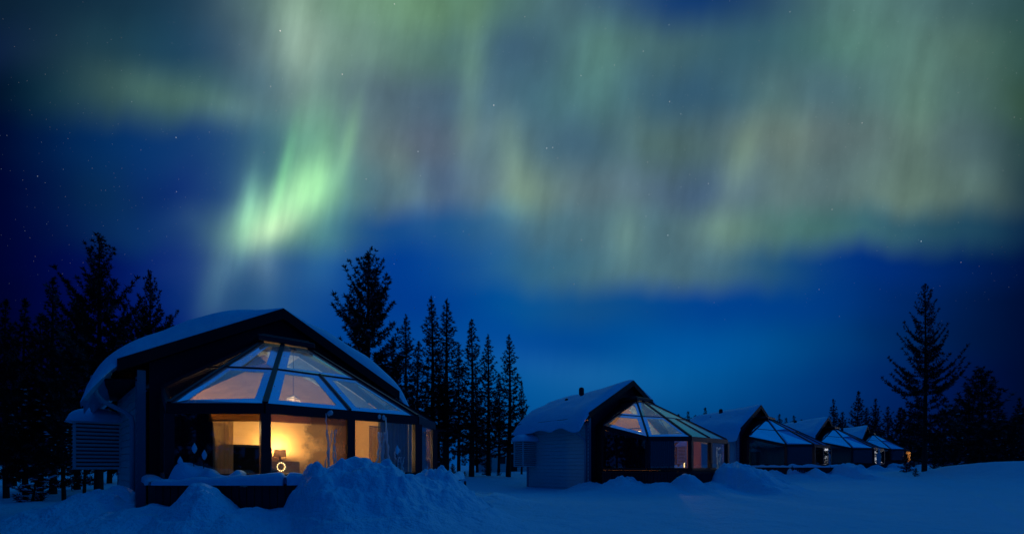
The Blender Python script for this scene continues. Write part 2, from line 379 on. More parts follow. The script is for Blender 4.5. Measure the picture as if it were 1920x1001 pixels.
# ------------------------------------------------------------------ snow ground
GD = np.array([0, 6, 10, 17, 22, 30, 40, 55, 80, 150, 900]); GZ = np.array([-1.28, -1.24, -1.2, -1.18, -1.1, -.84, -.74, -.44, -.2, .1, .3])
def ground_z(x, y):
    x = np.asarray(x, float); y = np.asarray(y, float)
    d = np.clip(y, 0, 900)
    z = np.interp(d, GD, GZ) + EYE
    z = z + .10 * fbm(x * .13, y * .13, 3, 5) + .045 * fbm(x * .7, y * .7, 3, 11) + .014 * fbm(x * 2.7, y * 2.7, 3, 12)
    # trampled, softly ridged snow in front
    def bump(x0, y0, sx, sy, h, ang=0.0):
        ca, sa = math.cos(ang), math.sin(ang); u = (x - x0) * ca + (y - y0) * sa; v = -(x - x0) * sa + (y - y0) * ca
        return h * np.exp(-.5 * ((u / sx) ** 2 + (v / sy) ** 2))
    z = z + bump(30.6, 26, 1.9, 5, 1.25) + bump(-8.8, 8.2, 1.2, 1.0, .12) + bump(-4.5, 26, 3.5, 5, .28) + bump(9, 40, 6, 5, .3)
    # two ruts of a sledge track crossing on the right
    tx, ty = 24.0 - 13.2, 25.0 - 10.5; tl = math.hypot(10.0, 13.0); ux, uy = 10.0 / tl, 13.0 / tl
    qd = (x - 13.5) * uy - (y - 11.0) * ux + .5 * np.sin(y * .25)
    for o_ in (-.75, .75): z = z - .07 * np.exp(-.5 * ((qd + o_) / .13) ** 2) * (y < 60) * (y > 0)
    for c, (X, Dp, a, zo) in enumerate(POSES):
        th = math.pi / 2 - R(a)
        ca, sa = math.cos(th), math.sin(th)
        r = (x - X) * ca + (y - Dp) * sa; n = -(-(x - X) * sa + (y - Dp) * ca)
        g0 = np.interp(Dp, GD, GZ)
        near = (np.abs(r) < 12) & (np.abs(n) < 12)
        lump = .16 * fbm(x * 1.6, y * 1.6, 4, 30 + c) + .10 * fbm(x * 4.5, y * 4.5, 3, 60 + c)
        # long bank thrown up in front of the right half of the bay
        s = np.clip((r + 1.35) / .75, 0, 1) * np.clip((3.0 - r) / 1.3, 0, 1); s = s * s * (3 - 2 * s)
        crest = [1.15, 1.12, .84, .8, .6][c] * (1 + .13 * np.sin(r * 2.1 + 1.2 + c) + .05 * np.sin(r * 5.3 + c))
        dn = n - 4.75 - .1 * np.sin(r * 1.7 + c)
        prof = np.where(dn > 0, np.exp(-.5 * (dn / 1.05) ** 2), np.exp(-.5 * (dn / .42) ** 2))
        m = s * crest * prof
        # low humps in front of the left half
        for (r0, n0, sr, sn, h) in ((-2.12, 3.95, .42, .55, .80), (-2.75, 3.2, .7, .6, .44), (-1.35, 4.55, .75, .6, .42), (-3.35, 1.9, .75, .7, .72), (-3.6, .3, .5, .6, .42), (4.3, 2.6, .9, .8, .35)):
            m = np.maximum(m, h * [1, .92, .8, .8, .6][c] * np.exp(-.5 * (((r - r0) / sr) ** 2 + ((n - n0) / sn) ** 2)))
        apron = .18 * np.exp(-.5 * ((r / 4.5) ** 2 + ((n - 3.5) / 3) ** 2))
        bil = np.abs(vnoise(x * 2.3, y * 2.3, 70 + c)) * .30 + np.abs(vnoise(x * 5.1, y * 5.1, 80 + c)) * .17 + np.abs(vnoise(x * 11, y * 11, 90 + c)) * .08
        m = m * (1 - .18 * (m > .3)) + np.clip(m * 1.6, 0, 1) ** 2 * (bil * .9 - .02)
        z = z + np.where(near, m * (1 + 1.0 * lump) + apron + np.clip(m, 0, .6) * lump * .25, 0)
        # nothing heaped inside the house
        ins = (r > -2.95) & (r < 3.05) & (n < 2.6) & (n > -4)
        z = np.where(ins, np.minimum(z, g0 + EYE - .05), z)
    return z
def gz(x, y): return float(ground_z(np.array([x]), np.array([y]))[0])
rr = np.concatenate([np.linspace(.6, 5, 60, endpoint=False), np.linspace(5, 14, 300, endpoint=False), np.geomspace(14, 60, 330, endpoint=False), np.geomspace(60, 900, 60)])
aa = np.concatenate([np.linspace(-180, -62, 50, endpoint=False), np.linspace(-62, 62, 820, endpoint=False), np.linspace(62, 180, 50, endpoint=False)])
AR, AA = np.meshgrid(rr, np.radians(aa), indexing='ij')
gx = AR * np.sin(AA); gy = AR * np.cos(AA); gzv = ground_z(gx, gy)
nr, na = AR.shape
idx = np.arange(nr * na).reshape(nr, na); idn = np.roll(idx, -1, 1)
quads = np.stack([idx[:-1], idn[:-1], idn[1:], idx[1:]], -1).reshape(-1, 4)
gv = np.stack([gx.ravel(), gy.ravel(), gzv.ravel()], 1)
# close the hole under the photographer
gv = np.vstack([gv, [[0, 0, gz(0, 0)]]])
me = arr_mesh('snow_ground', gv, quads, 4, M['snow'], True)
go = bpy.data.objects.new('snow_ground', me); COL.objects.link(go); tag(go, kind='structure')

# ------------------------------------------------------------------ the glass-fronted cabin
RIDGE, SLOPE, DROOP = 4.36, .555, .10
def roof_z(r, n): return RIDGE - SLOPE * abs(r) - DROOP * max(0, -n) * (1 - abs(r) / 3.6)
t1, t2, t3 = (-.60, .60, 3.27), (-.165, .65, 3.27), (.46, .62, 3.27)
Q1, Q2, Q3, Q4, Q5, Q6 = (-2.47, .15, 2.06), (-2.48, 2.46, 1.44), (-1.137, 3.574, 1.44), (1.93, 3.6, 1.42), (3.0, 2.5, 1.42), (2.85, .15, 1.95)
QM = (.42, 3.587, 1.43)
def lerp(a, c, t): return tuple(a[i] + (c[i] - a[i]) * t for i in range(3))
uA = (-1.66, .2, 2.60)
uAB, uBC, uC, uM = lerp(t1, Q2, .47), lerp(t2, Q3, .485), lerp(t3, Q4, .49), None
uM = lerp(uBC, uC, .5); uDE = lerp(t3, Q5, .49); uE = (1.75, .2, 2.6)
SILL = .12
def L(p, dz=0): return Vector((p[0], -p[1], p[2] + BASE + dz))
def pane(poly, thick, rim, mats_n=2):
    """a glass pane as a thin slab, its rim a second material slot"""
    P = [Vector(p) for p in poly]
    nrm = (P[1] - P[0]).cross(P[2] - P[0]).normalized()
    c = sum(P, Vector()) / len(P); mb = MB(); k = len(P)
    inner = []
    for i in range(k):
        e1 = (P[i] - P[i - 1]).normalized(); e2 = (P[(i + 1) % k] - P[i]).normalized()
        n1 = nrm.cross(e1); n2 = nrm.cross(e2)
        if n1.dot(c - P[i]) < 0: n1 = -n1
        if n2.dot(c - P[i]) < 0: n2 = -n2
        bis = (n1 + n2); bis = bis / max(.35, (1 + n1.dot(n2)))
        inner.append(P[i] + bis * rim)
    for off in (nrm * thick / 2, -nrm * thick / 2):
        ou = [p + off for p in P]; inn = [p + off for p in inner]
        mb.add(ou + inn, [(i, (i + 1) % k, k + (i + 1) % k, k + i) for i in range(k)], 1)
        mb.add(inn, [tuple(range(k))], 0)
    mb.add([p + nrm * thick / 2 for p in P] + [p - nrm * thick / 2 for p in P], [(i, (i + 1) % k, k + (i + 1) % k, k + i) for i in range(k)], 1)
    return mb
def siding(p, q, z0, z1, out, board=.17):
    """clapboard wall between two plan points"""
    mb = MB(); p = Vector((p[0], p[1], 0)); q = Vector((q[0], q[1], 0)); o = Vector((out[0], out[1], 0))
    prof = []
    z = z0
    while z < z1 - 1e-6:
        zt = min(z1, z + board); prof += [(.032, z), (.010, zt - .016), (-.014, zt - .016), (-.014, zt)]; z = zt
    k = len(prof)
    vs = [p + o * a + Vector((0, 0, zz)) for a, zz in prof] + [q + o * a + Vector((0, 0, zz)) for a, zz in prof]
    mb.add(vs, [(i, i + 1, k + i + 1, k + i) for i in range(k - 1)])
    bk = [p - o * .1 + Vector((0, 0, z0)), q - o * .1 + Vector((0, 0, z0)), q - o * .1 + Vector((0, 0, z1)), p - o * .1 + Vector((0, 0, z1))]
    mb.add(bk, [(0, 1, 2, 3)])
    return mb
def snow_roof(seed, rmax, n0, n1, zf, thick, eave_drop, tilt=0, rough=.05):
    """snow lying on a gabled roof: closed loft with round lips"""
    rs = np.concatenate([np.linspace(-1, -.8, 9), np.linspace(-.76, .76, 39), np.linspace(.8, 1, 9)])
    ns = np.concatenate([n0 - np.array([0, .015, .05, .1, .18, .3, .45]), np.linspace(n0 - .65, n1 + .65, 16), n1 + np.array([.45, .3, .18, .1, .05, .015, 0])])
    L0 = ns.min(); Vt = []; Vb = []
    for n in ns:
        ef = min(1, max(0, (n0 - n) / .38)); eb = min(1, max(0, (n - n1) / .7))
        e = math.sqrt(max(0, 1 - (1 - ef) ** 2)) * math.sqrt(max(0, 1 - (1 - eb) ** 2))
        for u in rs:
            au = abs(u); r = u * rmax
            wob = float(fbm(np.array([r * .8 + seed]), np.array([n * .8]), 3, seed)[0])
            th = thick * (.28 + .72 * min(1, au * 2.6) ** .8) * (1 + .55 * wob)
            lip = 1 if au < .84 else math.sqrt(max(0, 1 - ((au - .84) / .16) ** 2))
            sag = eave_drop * max(0, (au - .72) / .28) ** 2 * (1 + .7 * wob)
            zz = zf(r, n) - sag
            Vt.append((r * (1 + .02 * wob * (au > .7)), -n, zz + BASE + .012 + th * lip * e))
            Vb.append((r * (1 + .02 * wob * (au > .7)), -n, zz + BASE + .004 - (.0 if au < .9 else .05 * (au - .9) / .1 * e)))
    k = len(rs); mN = len(ns); mb = MB(); off = k * mN
    fs = []
    for i in range(mN - 1):
        for j in range(k - 1):
            a = i * k + j
            fs.append((a, a + 1, a + k + 1, a + k)); fs.append((off + a, off + a + k, off + a + k + 1, off + a + 1))
    for i in range(mN - 1):
        for j in (0, k - 1):
            a = i * k + j; fs.append((a, a + k, off + a + k, off + a))
    for i in (0, mN - 1):
        for j in range(k - 1):
            a = i * k + j; fs.append((a, off + a, off + a + 1, a + 1))
    mb.add(Vt + Vb, fs)
    return mb
def snow_pillow(x0, x1, y0, y1, z, h, seed=0, nx=22, ny=16):
    mb = MB(); vs = []; fs = []
    for j in range(ny + 1):
        for i in range(nx + 1):
            u = i / nx * 2 - 1; v = j / ny * 2 - 1
            e = (max(0, 1 - abs(u) ** 3.2) * max(0, 1 - abs(v) ** 3.2)) ** .5
            x = (x0 + x1) / 2 + u * (x1 - x0) / 2; y = (y0 + y1) / 2 + v * (y1 - y0) / 2
            w = float(fbm(np.array([x * 1.6 + seed]), np.array([y * 1.6]), 3, seed)[0])
            vs.append((x, y, z + h * e * (1 + .5 * w)))
    o = len(vs)
    for j in range(ny + 1):
        for i in range(nx + 1):
            vs.append((vs[j * (nx + 1) + i][0], vs[j * (nx + 1) + i][1], z - .004))
    for j in range(ny):
        for i in range(nx):
            a = j * (nx + 1) + i; fs.append((a, a + 1, a + nx + 2, a + nx + 1)); fs.append((o + a, o + a + nx + 1, o + a + nx + 2, o + a + 1))
    mb.add(vs, fs); return mb

CABIN_LABELS = [
 'large glass-fronted cabin nearest the viewer with brightly lit yellow windows under a snowy gable roof',
 'second glass-fronted cabin with pale board side wall, lit glass roof and one bright pendant',
 'unlit glass-fronted cabin whose end windows mirror the pale sky, between two other cabins',
 'unlit glass-fronted cabin with an ice-draped right corner, just before the last cabin',
 'farthest and smallest glass-fronted cabin with orange fairy lights at its end']
GLZ = [dict(A='clear', B='roofclear', C='roofclear', edge='roofedge'),
       dict(A='roofclear', B='roofclear', C='frosted', edge='roofedge'),
       dict(A='frosted', B='frosted', C='frosted', edge='frosted'),
       dict(A='frosted', B='frosted', C='frosted', edge='frosted'),
       dict(A='roofedge', B='frosted', C='frosted', edge='frosted')]
CABS = []
def make_cabin(c):
    X, Dp, a, zo = POSES[c]
    root = empty('glass_cabin', (X, Dp, EYE + zo - BASE), math.pi / 2 - R(a))
    tag(root, CABIN_LABELS[c], 'cabin', 'row of glass-fronted cabins')
    g = GLZ[c]
    # side and rear walls of clapboard
    A0, A1 = (-2.9, .3), (-3.3, 4.0); B0, B1 = (2.9, .3), (3.3, 4.0)
    d = (Vector(A1) - Vector(A0)).normalized(); out = (-d.y * 1, d.x) if -d.y < 0 else (d.y, -d.x)
    w1 = siding(A0, A1, -.3, 2.15 + BASE, (-d.y, d.x)).build('side_wall', M['siding'], root)
    siding(B0, B1, -.3, 2.15 + BASE, (d.y * 1, d.x)).build('side_wall', M['siding'], root)
    siding((-3.3, 4.0), (3.3, 4.0), -.3, 2.15 + BASE, (0, 1)).build('rear_wall', M['siding'], root)
    rg = MB(); rg.prism([L((-3.25, -3.95, 2.15)), L((3.25, -3.95, 2.15)), L((0, -3.95, roof_z(0, -3.95) - .2))], (0, -.08, 0)); rg.build('rear_gable', M['siding'], root)
    # corner boards
    for s in (-1, 1):
        cb = MB(); cb.box((s * 2.9 - .02 if s < 0 else s * 2.9 - .13, .285, -.3), (s * 2.9 + .13 if s < 0 else s * 2.9 + .02, .33, 2.45 + BASE))
        cb.box((s * 2.93 - .02, .335, -.3), (s * 2.93 + .02, .46, 2.3 + BASE)); cb.build('corner_board', M['trim'], root)
        cb = MB(); cb.box((s * 3.3 - .03, 3.9, -.3), (s * 3.3 + .05, 4.04, 2.1 + BASE)); cb.build('corner_board', M['trim'], root)
    # gable wall, in two halves round the opening of the bay
    gn = -.27
    for s, rake in ((-1, [Q1, uA, t1]), (1, [Q6, uE, t3])):
        ow = s * (2.71 if s < 0 else 2.915)
        e = [(ow, gn, -1.2), (rake[0][0], gn, -1.2)] + [(p[0], gn, p[2] + .02) for p in rake] + [(0, gn, 3.29), (0, gn, RIDGE - .22), (ow, gn, RIDGE - SLOPE * abs(ow) - .22)]
        gm = MB(); gm.prism([L(p) for p in e], (0, .1, 0)); gm.build('gable_wall', M['gable'], root)
        fl = MB()
        for p, q in zip(rake[:-1], rake[1:]):
            fl.add([L(p, .03), L(q, .03), L((q[0], gn, q[2] + .03)), L((p[0], gn, p[2] + .03)), L(p, -.03), L(q, -.03), L((q[0], gn, q[2] - .03)), L((p[0], gn, p[2] - .03))],
                   [(0,1,2,3),(7,6,5,4),(0,4,5,1),(3,2,6,7)])
        fl.build('flashing', M['dark'], root)
    cap = MB(); cap.box((-.72, -.72, 3.30 + BASE), (.58, .265, 3.44 + BASE)); cap.box((-.62, -.60, 3.44 + BASE), (.48, .24, 3.5 + BASE)); cap.build('bay_ridge_cap', M['frame'], root, bevel=.02)
    # roof slabs, hood fascia
    rf = MB()
    for s in (-1, 1):
        for (ra, n0, n1) in ((3.22, -.02, -.36), (3.62, -.36, -4.35)):
            P = [(0, n0, roof_z(0, n0)), (s * ra, n0, roof_z(ra, n0)), (s * ra, n1, roof_z(ra, n1)), (0, n1, roof_z(0, n1))]
            top = [L(p) for p in P]; bot = [L(p, -.17) for p in P]
            rf.add(top + bot, [(0,1,2,3),(7,6,5,4),(0,4,5,1),(1,5,6,2),(2,6,7,3)])
    roof = rf.build('roof', M['dark'], root)
    for s in (-1, 1):
        fa = MB(); P = [(0, .02, RIDGE + .035), (s * 3.25, .02, RIDGE - SLOPE * 3.25 + .035), (s * 3.25, .02, RIDGE - SLOPE * 3.25 - .24), (0, .02, RIDGE - .24)]
        fa.prism([L(p) for p in P], (0, .035, 0)); fa.build('fascia', M['dark'], root)
        so = MB(); P = [(s * 2.75, -.3, 2.22), (s * 3.6, -.3, 2.15), (s * 3.6, -4.2, 2.12), (s * 2.75, -4.2, 2.19)]
        so.prism([L(p) for p in P], (0, 0, .03)); so.build('soffit', M['dark'], root)
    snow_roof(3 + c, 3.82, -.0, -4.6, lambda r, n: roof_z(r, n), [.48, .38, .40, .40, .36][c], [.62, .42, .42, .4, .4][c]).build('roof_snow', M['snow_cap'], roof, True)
    # gutters and downpipes
    for s in (-1, 1):
        gt = MB(); gt.tube([L((s * 3.64, -.38, 2.2)), L((s * 3.64, -4.2, 2.16))], .055, 8); gu = gt.build('gutter', M['pipe'], root, True)
        dp = MB(); dp.tube([L((s * 3.62, -.5, 2.17)), L((s * 3.62, -.5, 2.0)), L((s * 3.6, -.5, 1.86)), L((s * 3.5, -.5, 1.72)), L((s * 3.12, -.49, 1.5)), L((s * 3.02, -.46, 1.4)), L((s * 3.0, -.44, 1.25)), L((s * 3.0, -.44, -1.1))], .05, 10)
        dp.build('downpipe', M['pipe'], root, True)
    # louvred plant box on the left wall, with its snow
    for s in (-1, 1):
        lb = MB(); xa, xb = sorted((s * 3.22, s * 4.18))
        for x in (xa, xb - .06):
            for y in (3.34, 3.98): lb.box((x, y, .22 + BASE), (x + .06, y + .06, 1.42 + BASE))
        lb.box((xa + .03, 3.45, .24 + BASE), (xb - .03, 4.0, 1.40 + BASE), 1)
        for k in range(12):
            z = .25 + k * .1 + BASE
            lb.beam((xa, 3.35, z), (xb, 3.35, z), .075, .014, (0, .75, .75))
            lb.beam((xa if s < 0 else xb, 3.4, z), (xa if s < 0 else xb, 4.0, z), .075, .014, (s * .75, 0, .75))
        lb.box((xa - .02, 3.31, 1.42 + BASE), (xb + .02, 4.08, 1.46 + BASE))
        box = lb.build('louvre_box', [M['siding'], M['vent']], root)
        snow_pillow(xa - .13, xb + .1, 3.22, 4.14, 1.465 + BASE, .34, 5 + c).build('snow_cap', M['snow_cap'], box, True)
        lp = MB(); dd = Vector((s * -.0, 0, 0))
        for k in range(12):
            z = .25 + k * .1 + BASE
            lp.beam((s * 3.13, 2.55, z), (s * 3.21, 3.31, z), .06, .014, (s * .75, 0, .75))
        lp.beam((s * 3.115, 2.52, .2 + BASE), (s * 3.115, 2.52, 1.42 + BASE), .05, .05)
        lp.build('wall_louvre', M['siding'], root)
    # chimney vents through the snow
    for (r, n, h, rad) in ([(-2.3, -3.2, .95, .17), (-1.1, -2.35, .62, .14)] if c == 0 else [(-1.1, -2.35, .66, .13), (-1.72, -2.8, .42, .09)]):
        ch = MB(); z = roof_z(r, n) + BASE - .1
        ch.lathe([(rad * .62, 0), (rad * .62, h - .3), (rad, h - .28), (rad * 1.03, h - .02), (rad * .9, h + .06), (rad * .3, h + .1)], 14, (r, -n, z))
        ch.build('vent_pipe', M['vent'], root, True)
    # bay: posts, sill, head beam, rafters
    fr = MB()
    ring = [Q1, Q2, Q3, Q4, Q5, Q6]
    for p, q in zip(ring[:-1], ring[1:]):
        fr.beam(L(p, -.085), L(q, -.085), .10, .19)
        fr.beam(L((p[0], p[1], SILL)), L((q[0], q[1], SILL)), .13, .09)
    head = fr.build('bay_beam', M['frame'], root)
    for p, w in ((Q1, .12), (Q2, .15), (Q3, .16), (QM, .15), (Q4, .17), (Q5, .14), (Q6, .12)):
        po = MB(); po.box((p[0] - w / 2, -p[1] - w / 2, SILL + .045 + BASE), (p[0] + w / 2, -p[1] + w / 2, p[2] - .18 + BASE)); po.build('post', M['frame'], root)
    for p, q, w in ((t1, Q2, .075), (t2, Q3, .095), (t3, Q4, .095), (t3, Q5, .08), (t1, Q1, .06), (t3, Q6, .06), (uM, QM, .045)):
        ra = MB(); ra.beam(L(p, .015), L(q, .015), w, .07); ra.build('rafter', M['frame'], root)
    pu = MB()
    for p, q in zip([uA, uAB, uBC, uC, uDE], [uAB, uBC, uC, uDE, uE]): pu.beam(L(p, .004), L(q, .004), .045, .045)
    pu.build('purlin', M['frame'], root)
    # dark plank plinth under the glass
    pl = MB()
    for p, q in zip(ring[:-1], ring[1:]):
        p0 = Vector((p[0], -p[1], 0)); q0 = Vector((q[0], -q[1], 0)); ln = (q0 - p0).length; k = max(1, int(ln / .16))
        for i in range(k):
            a_ = p0.lerp(q0, (i + .04) / k); c_ = p0.lerp(q0, (i + .96) / k)
            pl.beam((a_ + c_) / 2 + Vector((0, 0, -.35)), (a_ + c_) / 2 + Vector((0, 0, SILL - .05 + BASE)), (c_ - a_).length, .05, (q0 - p0).cross(Vector((0, 0, 1))))
    pl.build('plinth', M['railwood'], root)
    # roof glass
    edge0 = M[g['edge']]
    for face, polys in (('A', [(t1, uAB, uA), (uA, uAB, Q2, Q1)]), ('B', [(t1, t2, uBC, uAB), (uAB, uBC, Q3, Q2)]),
                        ('C', [(t2, t3, uC, uBC), (uBC, uM, QM, Q3), (uM, uC, Q4, QM)]), ('C', [(t3, uDE, uC), (uC, uDE, Q5, Q4), (t3, uE, uDE), (uDE, uE, Q6, Q5)])):
        edge = M['clear'] if (face == 'A' and c == 0) else edge0
        for poly in polys:
            o = pane([L(p) for p in poly], .02, .2 if len(poly) == 4 else .13).build('roof_pane', [M[g[face]], edge], root)
    # upright glass
    def up(p, q): return [L((p[0], p[1], SILL + .05)), L((q[0], q[1], SILL + .05)), L((q[0], q[1], q[2] - .175)), L((p[0], p[1], p[2] - .175))]
    for p, q, m in ((Q1, Q2, 'clear'), (Q2, Q3, 'clear'), (Q3, QM, 'mist' if c == 0 else 'clear'), (QM, Q4, 'clear'), (Q4, Q5, 'clear'), (Q5, Q6, 'clear')):
        pane(up(p, q), .02, .03).build('window_pane', [M[m], M[m]], root)
    # the room
    FL = -.42 + BASE
    fl = MB(); fl.prism([Vector((p[0] * .985, -p[1] * .985, FL)) for p in (ring + [(2.6, -2.4, 0), (-2.6, -2.4, 0)])], (0, 0, -.06)); fl.build('floor', M['floorb'], root)
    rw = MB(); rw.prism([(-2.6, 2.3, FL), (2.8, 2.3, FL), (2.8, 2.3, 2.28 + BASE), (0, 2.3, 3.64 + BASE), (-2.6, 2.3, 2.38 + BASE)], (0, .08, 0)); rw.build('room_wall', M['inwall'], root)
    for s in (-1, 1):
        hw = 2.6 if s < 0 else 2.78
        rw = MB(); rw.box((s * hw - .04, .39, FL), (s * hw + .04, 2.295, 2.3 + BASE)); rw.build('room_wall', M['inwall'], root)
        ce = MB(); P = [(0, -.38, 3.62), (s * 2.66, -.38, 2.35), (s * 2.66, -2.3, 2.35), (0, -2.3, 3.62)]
        ce.prism([L(p) for p in P], (0, 0, .04)); ce.build('room_ceiling', M['pine'] if c == 1 else M['ceil'], root)  # second cabin's ceiling carries the painted glow
        li = MB(); rk = [Q1, uA, t1] if s < 0 else [Q6, uE, t3]
        for p, q in zip(rk[:-1], rk[1:]):
            li.add([L((p[0], gn - .11, p[2] - .02)), L((q[0], gn - .11, q[2] - .02)), L((q[0] - s * .28, gn - .11, q[2] - .26)), L((p[0] - s * .28, gn - .11, p[2] - .26))], [(0, 1, 2, 3)])
        cl = MB(); q0 = Q1 if s < 0 else Q6; cl.box((q0[0] - .02, -q0[1], -1.0), (q0[0] + .02, -gn, q0[2] + BASE)); cl.build('bay_cheek', M['dark'], root)
        li.build('opening_lining', M['ceil'] if s > 0 else M['dark'], root)
    CABS.append(root)
    # terrace fence with a line of snow, a thing of its own
    f = empty('terrace_fence', root.location, root.rotation_euler.z)
    tag(f, ['snow-capped dark plank terrace fence in front of the big lit cabin', 'bare dark plank terrace fence before the second cabin, half sunk in drifts',
            'long snow-capped plank fence before the cabin with sky-mirroring windows', 'low dark terrace fence before the cabin with the icy corner', 'small dark terrace fence before the farthest cabin'][c], 'fence', 'plank terrace fences')
    rail = [(-2.72, .3), (-2.68, 2.86), (-.98, 4.36), (2.2, 4.36), (3.42, 3.1)]
    TOP = .0 + BASE
    pb = MB(); cp = MB()
    rnd = random.Random(c)
    for p, q in zip(rail[:-1], rail[1:]):
        p0 = Vector((p[0], -p[1], 0)); q0 = Vector((q[0], -q[1], 0)); k = int((q0 - p0).length / .13)
        for i in range(k):
            m_ = p0.lerp(q0, (i + .5) / k); h = rnd.uniform(-.012, .012)
            pb.beam(m_ + Vector((0, 0, -.4)), m_ + Vector((0, 0, TOP - .05 + h)), (q0 - p0).length / k * .88, .03, (q0 - p0).cross(Vector((0, 0, 1))))
        cp.beam(p0 + Vector((0, 0, TOP - .02)), q0 + Vector((0, 0, TOP - .02)), .12, .045)
    pb.build('boards', M['railwood'], f); cp.build('rail', M['railwood'], f)
    sn = MB()
    for p, q in zip(rail[:-1], rail[1:]):
        p0 = Vector((p[0], -p[1], TOP)); q0 = Vector((q[0], -q[1], TOP)); dr = (q0 - p0).normalized(); sd = dr.cross(Vector((0, 0, 1)))
        k = int((q0 - p0).length / .07); vs = []; fs = []
        for i in range(k + 1):
            m_ = p0.lerp(q0, i / k)
            hh = .10 + .13 * float(fbm(np.array([m_.x * 1.7]), np.array([m_.y * 1.7 + c]), 3, 4)[0]) + .03
            ww = .13 + .05 * float(fbm(np.array([m_.x * 3]), np.array([m_.y * 3]), 2, 9)[0])
            if i in (0, k): hh *= .6; ww *= .8
            for t_ in range(9):
                an = math.pi * t_ / 8; vs.append(m_ + sd * (math.cos(an) * ww) + Vector((0, 0, .006 + hh * math.sin(an) ** .7 - (.03 if t_ in (0, 8) else 0))))
        for i in range(k):
            for t_ in range(8): fs.append((i * 9 + t_, i * 9 + t_ + 1, i * 9 + t_ + 10, i * 9 + t_ + 9))
        fs.append(tuple(range(9))); fs.append(tuple(k * 9 + t_ for t_ in range(9))[::-1])
        sn.add(vs, fs)
    if c in (0, 2): sn.build('snow_cap', M['snow_cap'], f, True)
    return root
for c in range(5): make_cabin(c)

def local(c, r, n, z=0.0):
    x, y = to_world(c, r, n); return Vector((x, y, EYE + POSES[c][3] + z))
def rot(c): return math.pi / 2 - R(POSES[c][2])

# ------------------------------------------------------------------ things inside and on the cabins
def lamp_light(name, parent, loc, power, color=(1, .62, .30), size=.06):
    l = bpy.data.lights.new(name, 'POINT'); l.energy = power; l.color = color; l.shadow_soft_size = size
    o = bpy.data.objects.new(name, l); COL.objects.link(o); o.parent = parent; o.location = loc; return o
def pendant(c, r, n, z, lit, label):
    t = empty('pendant_lamp', local(c, r, n, z)); tag(t, label, 'pendant lamp', 'pendant lamps in the glass bays')
    m = MB(); m.tube([(0, 0, .16), (0, 0, 3.2 - z)], .007, 6); m.lathe([(.02, 3.14 - z), (.07, 3.16 - z), (.07, 3.2 - z)], 12); m.build('cord', M['vent'], t)
    m = MB()
    for k in range(14):
        a = 2 * math.pi * k / 14
        m.tube([(.17 * math.cos(a) * math.sin(q), .17 * math.sin(a) * math.sin(q), .17 * math.cos(q)) for q in np.linspace(.08, 1.57, 7)], .006, 5)
    for zz, rr_ in ((.0, .17), (.07, .155), (.12, .12)): m.tube([(rr_ * math.cos(2 * math.pi * i / 24), rr_ * math.sin(2 * math.pi * i / 24), zz) for i in range(25)], .007, 5)
    m.build('dome', M['metal'], t, True)
    m = MB()
    for k in range(22):
        a = 2 * math.pi * k / 22; m.lathe([(.002, -.016), (.016, 0), (.002, .016)], 6, (.178 * math.cos(a), .178 * math.sin(a), -.012))
    m.build('beads', M['bulbdim'], t)
    m = MB(); m.lathe([(.005, -.05), (.035, -.02), (.04, .02), (.015, .06)], 10); m.build('bulb', M['bulb'] if c else M['bulbdim'], t, True)
    if lit: lamp_light('pendant_light', t, (0, 0, -.12), lit, (1, .84, .66) if c == 0 else (1, .68, .36))
    return t
M['net'] = glassmat('brown curtain net', .55, tint=(.8, .6, .4), refl=0, fcol=(.22, .12, .05))
M['net2'] = glassmat('sheer amber cloth', .45, tint=(.95, .85, .65), refl=0, fcol=(.62, .45, .24))
pendant(0, .05, .75, 1.88, 46, 'beaded dome pendant hanging on a long cord in the big lit cabin')
pendant(1, -.16, .42, 1.76, 110, 'bright glowing pendant under the glass roof of the second cabin')
def wreath(c, r, n, z, label, power):
    t = empty('light_ring', local(c, r, n, z), rot(c) + .35); tag(t, label, 'light ring', 'ring lights on window sills')
    m = MB(); m.tube([(.085 * math.cos(2 * math.pi * i / 20), 0, .13 + .085 * math.sin(2 * math.pi * i / 20)) for i in range(21)], .018, 8); m.build('ring', M['metal'], t, True)
    m = MB(); m.box((-.06, -.04, 0), (.06, .04, .022)); m.build('foot', M['wood'], t)
    for k in range(12):
        a = 2 * math.pi * k / 12; m = MB(); m.lathe([(.001, -.012), (.0095, 0), (.001, .012)], 6, (.085 * math.cos(a), -.02, .13 + .085 * math.sin(a))); m.build('bulb', M['bulbring'], t)
    lamp_light('ring_glow', t, (0, -.08, .13), power, size=.09)
wreath(0, -.69, 2.75, .16, 'small ring of bulbs glowing low in the big cabin window', 3)
wreath(1, -.4, 2.85, .16, 'small ring of bulbs glowing low in the second cabin window', 3)

# table lamp on a cabinet in the big cabin
t = empty('cabinet', local(0, .34, -1.9, -.42), rot(0)); tag(t, 'low wooden cabinet against the glowing back wall of the big cabin', 'cabinet')
m = MB(); m.box((-.5, -.22, .06), (.5, .22, .86)); m.build('body', M['wood'], t, bevel=.008)
for s in (-1, 1):
    m = MB(); m.box((.02 if s > 0 else -.48, -.236, .1), (.48 if s > 0 else -.02, -.222, .82)); m.build('door', M['wood'], t, bevel=.005)
t = empty('table_lamp', local(0, .34, -1.85, .445), rot(0)); tag(t, 'shaded table lamp lighting up the back wall of the big cabin', 'table lamp')
m = MB(); m.lathe([(.09, 0), (.09, .02), (.025, .05), (.03, .12), (.018, .2)], 14); m.build('base', M['metal'], t, True)
m = MB()
m.lathe([(.17, .14), (.15, .34), (.145, .34), (.165, .14)], 20); m.build('lamp_shade', M['shade'], t, True)
lamp_light('lamp_glow', t, (0, 0, .40), 86, (1, .62, .27), .05)
m = MB(); m.lathe([(.01, .2), (.03, .23), (.03, .27), (.005, .31)], 10); m.build('bulb', M['bulb'], t, True)
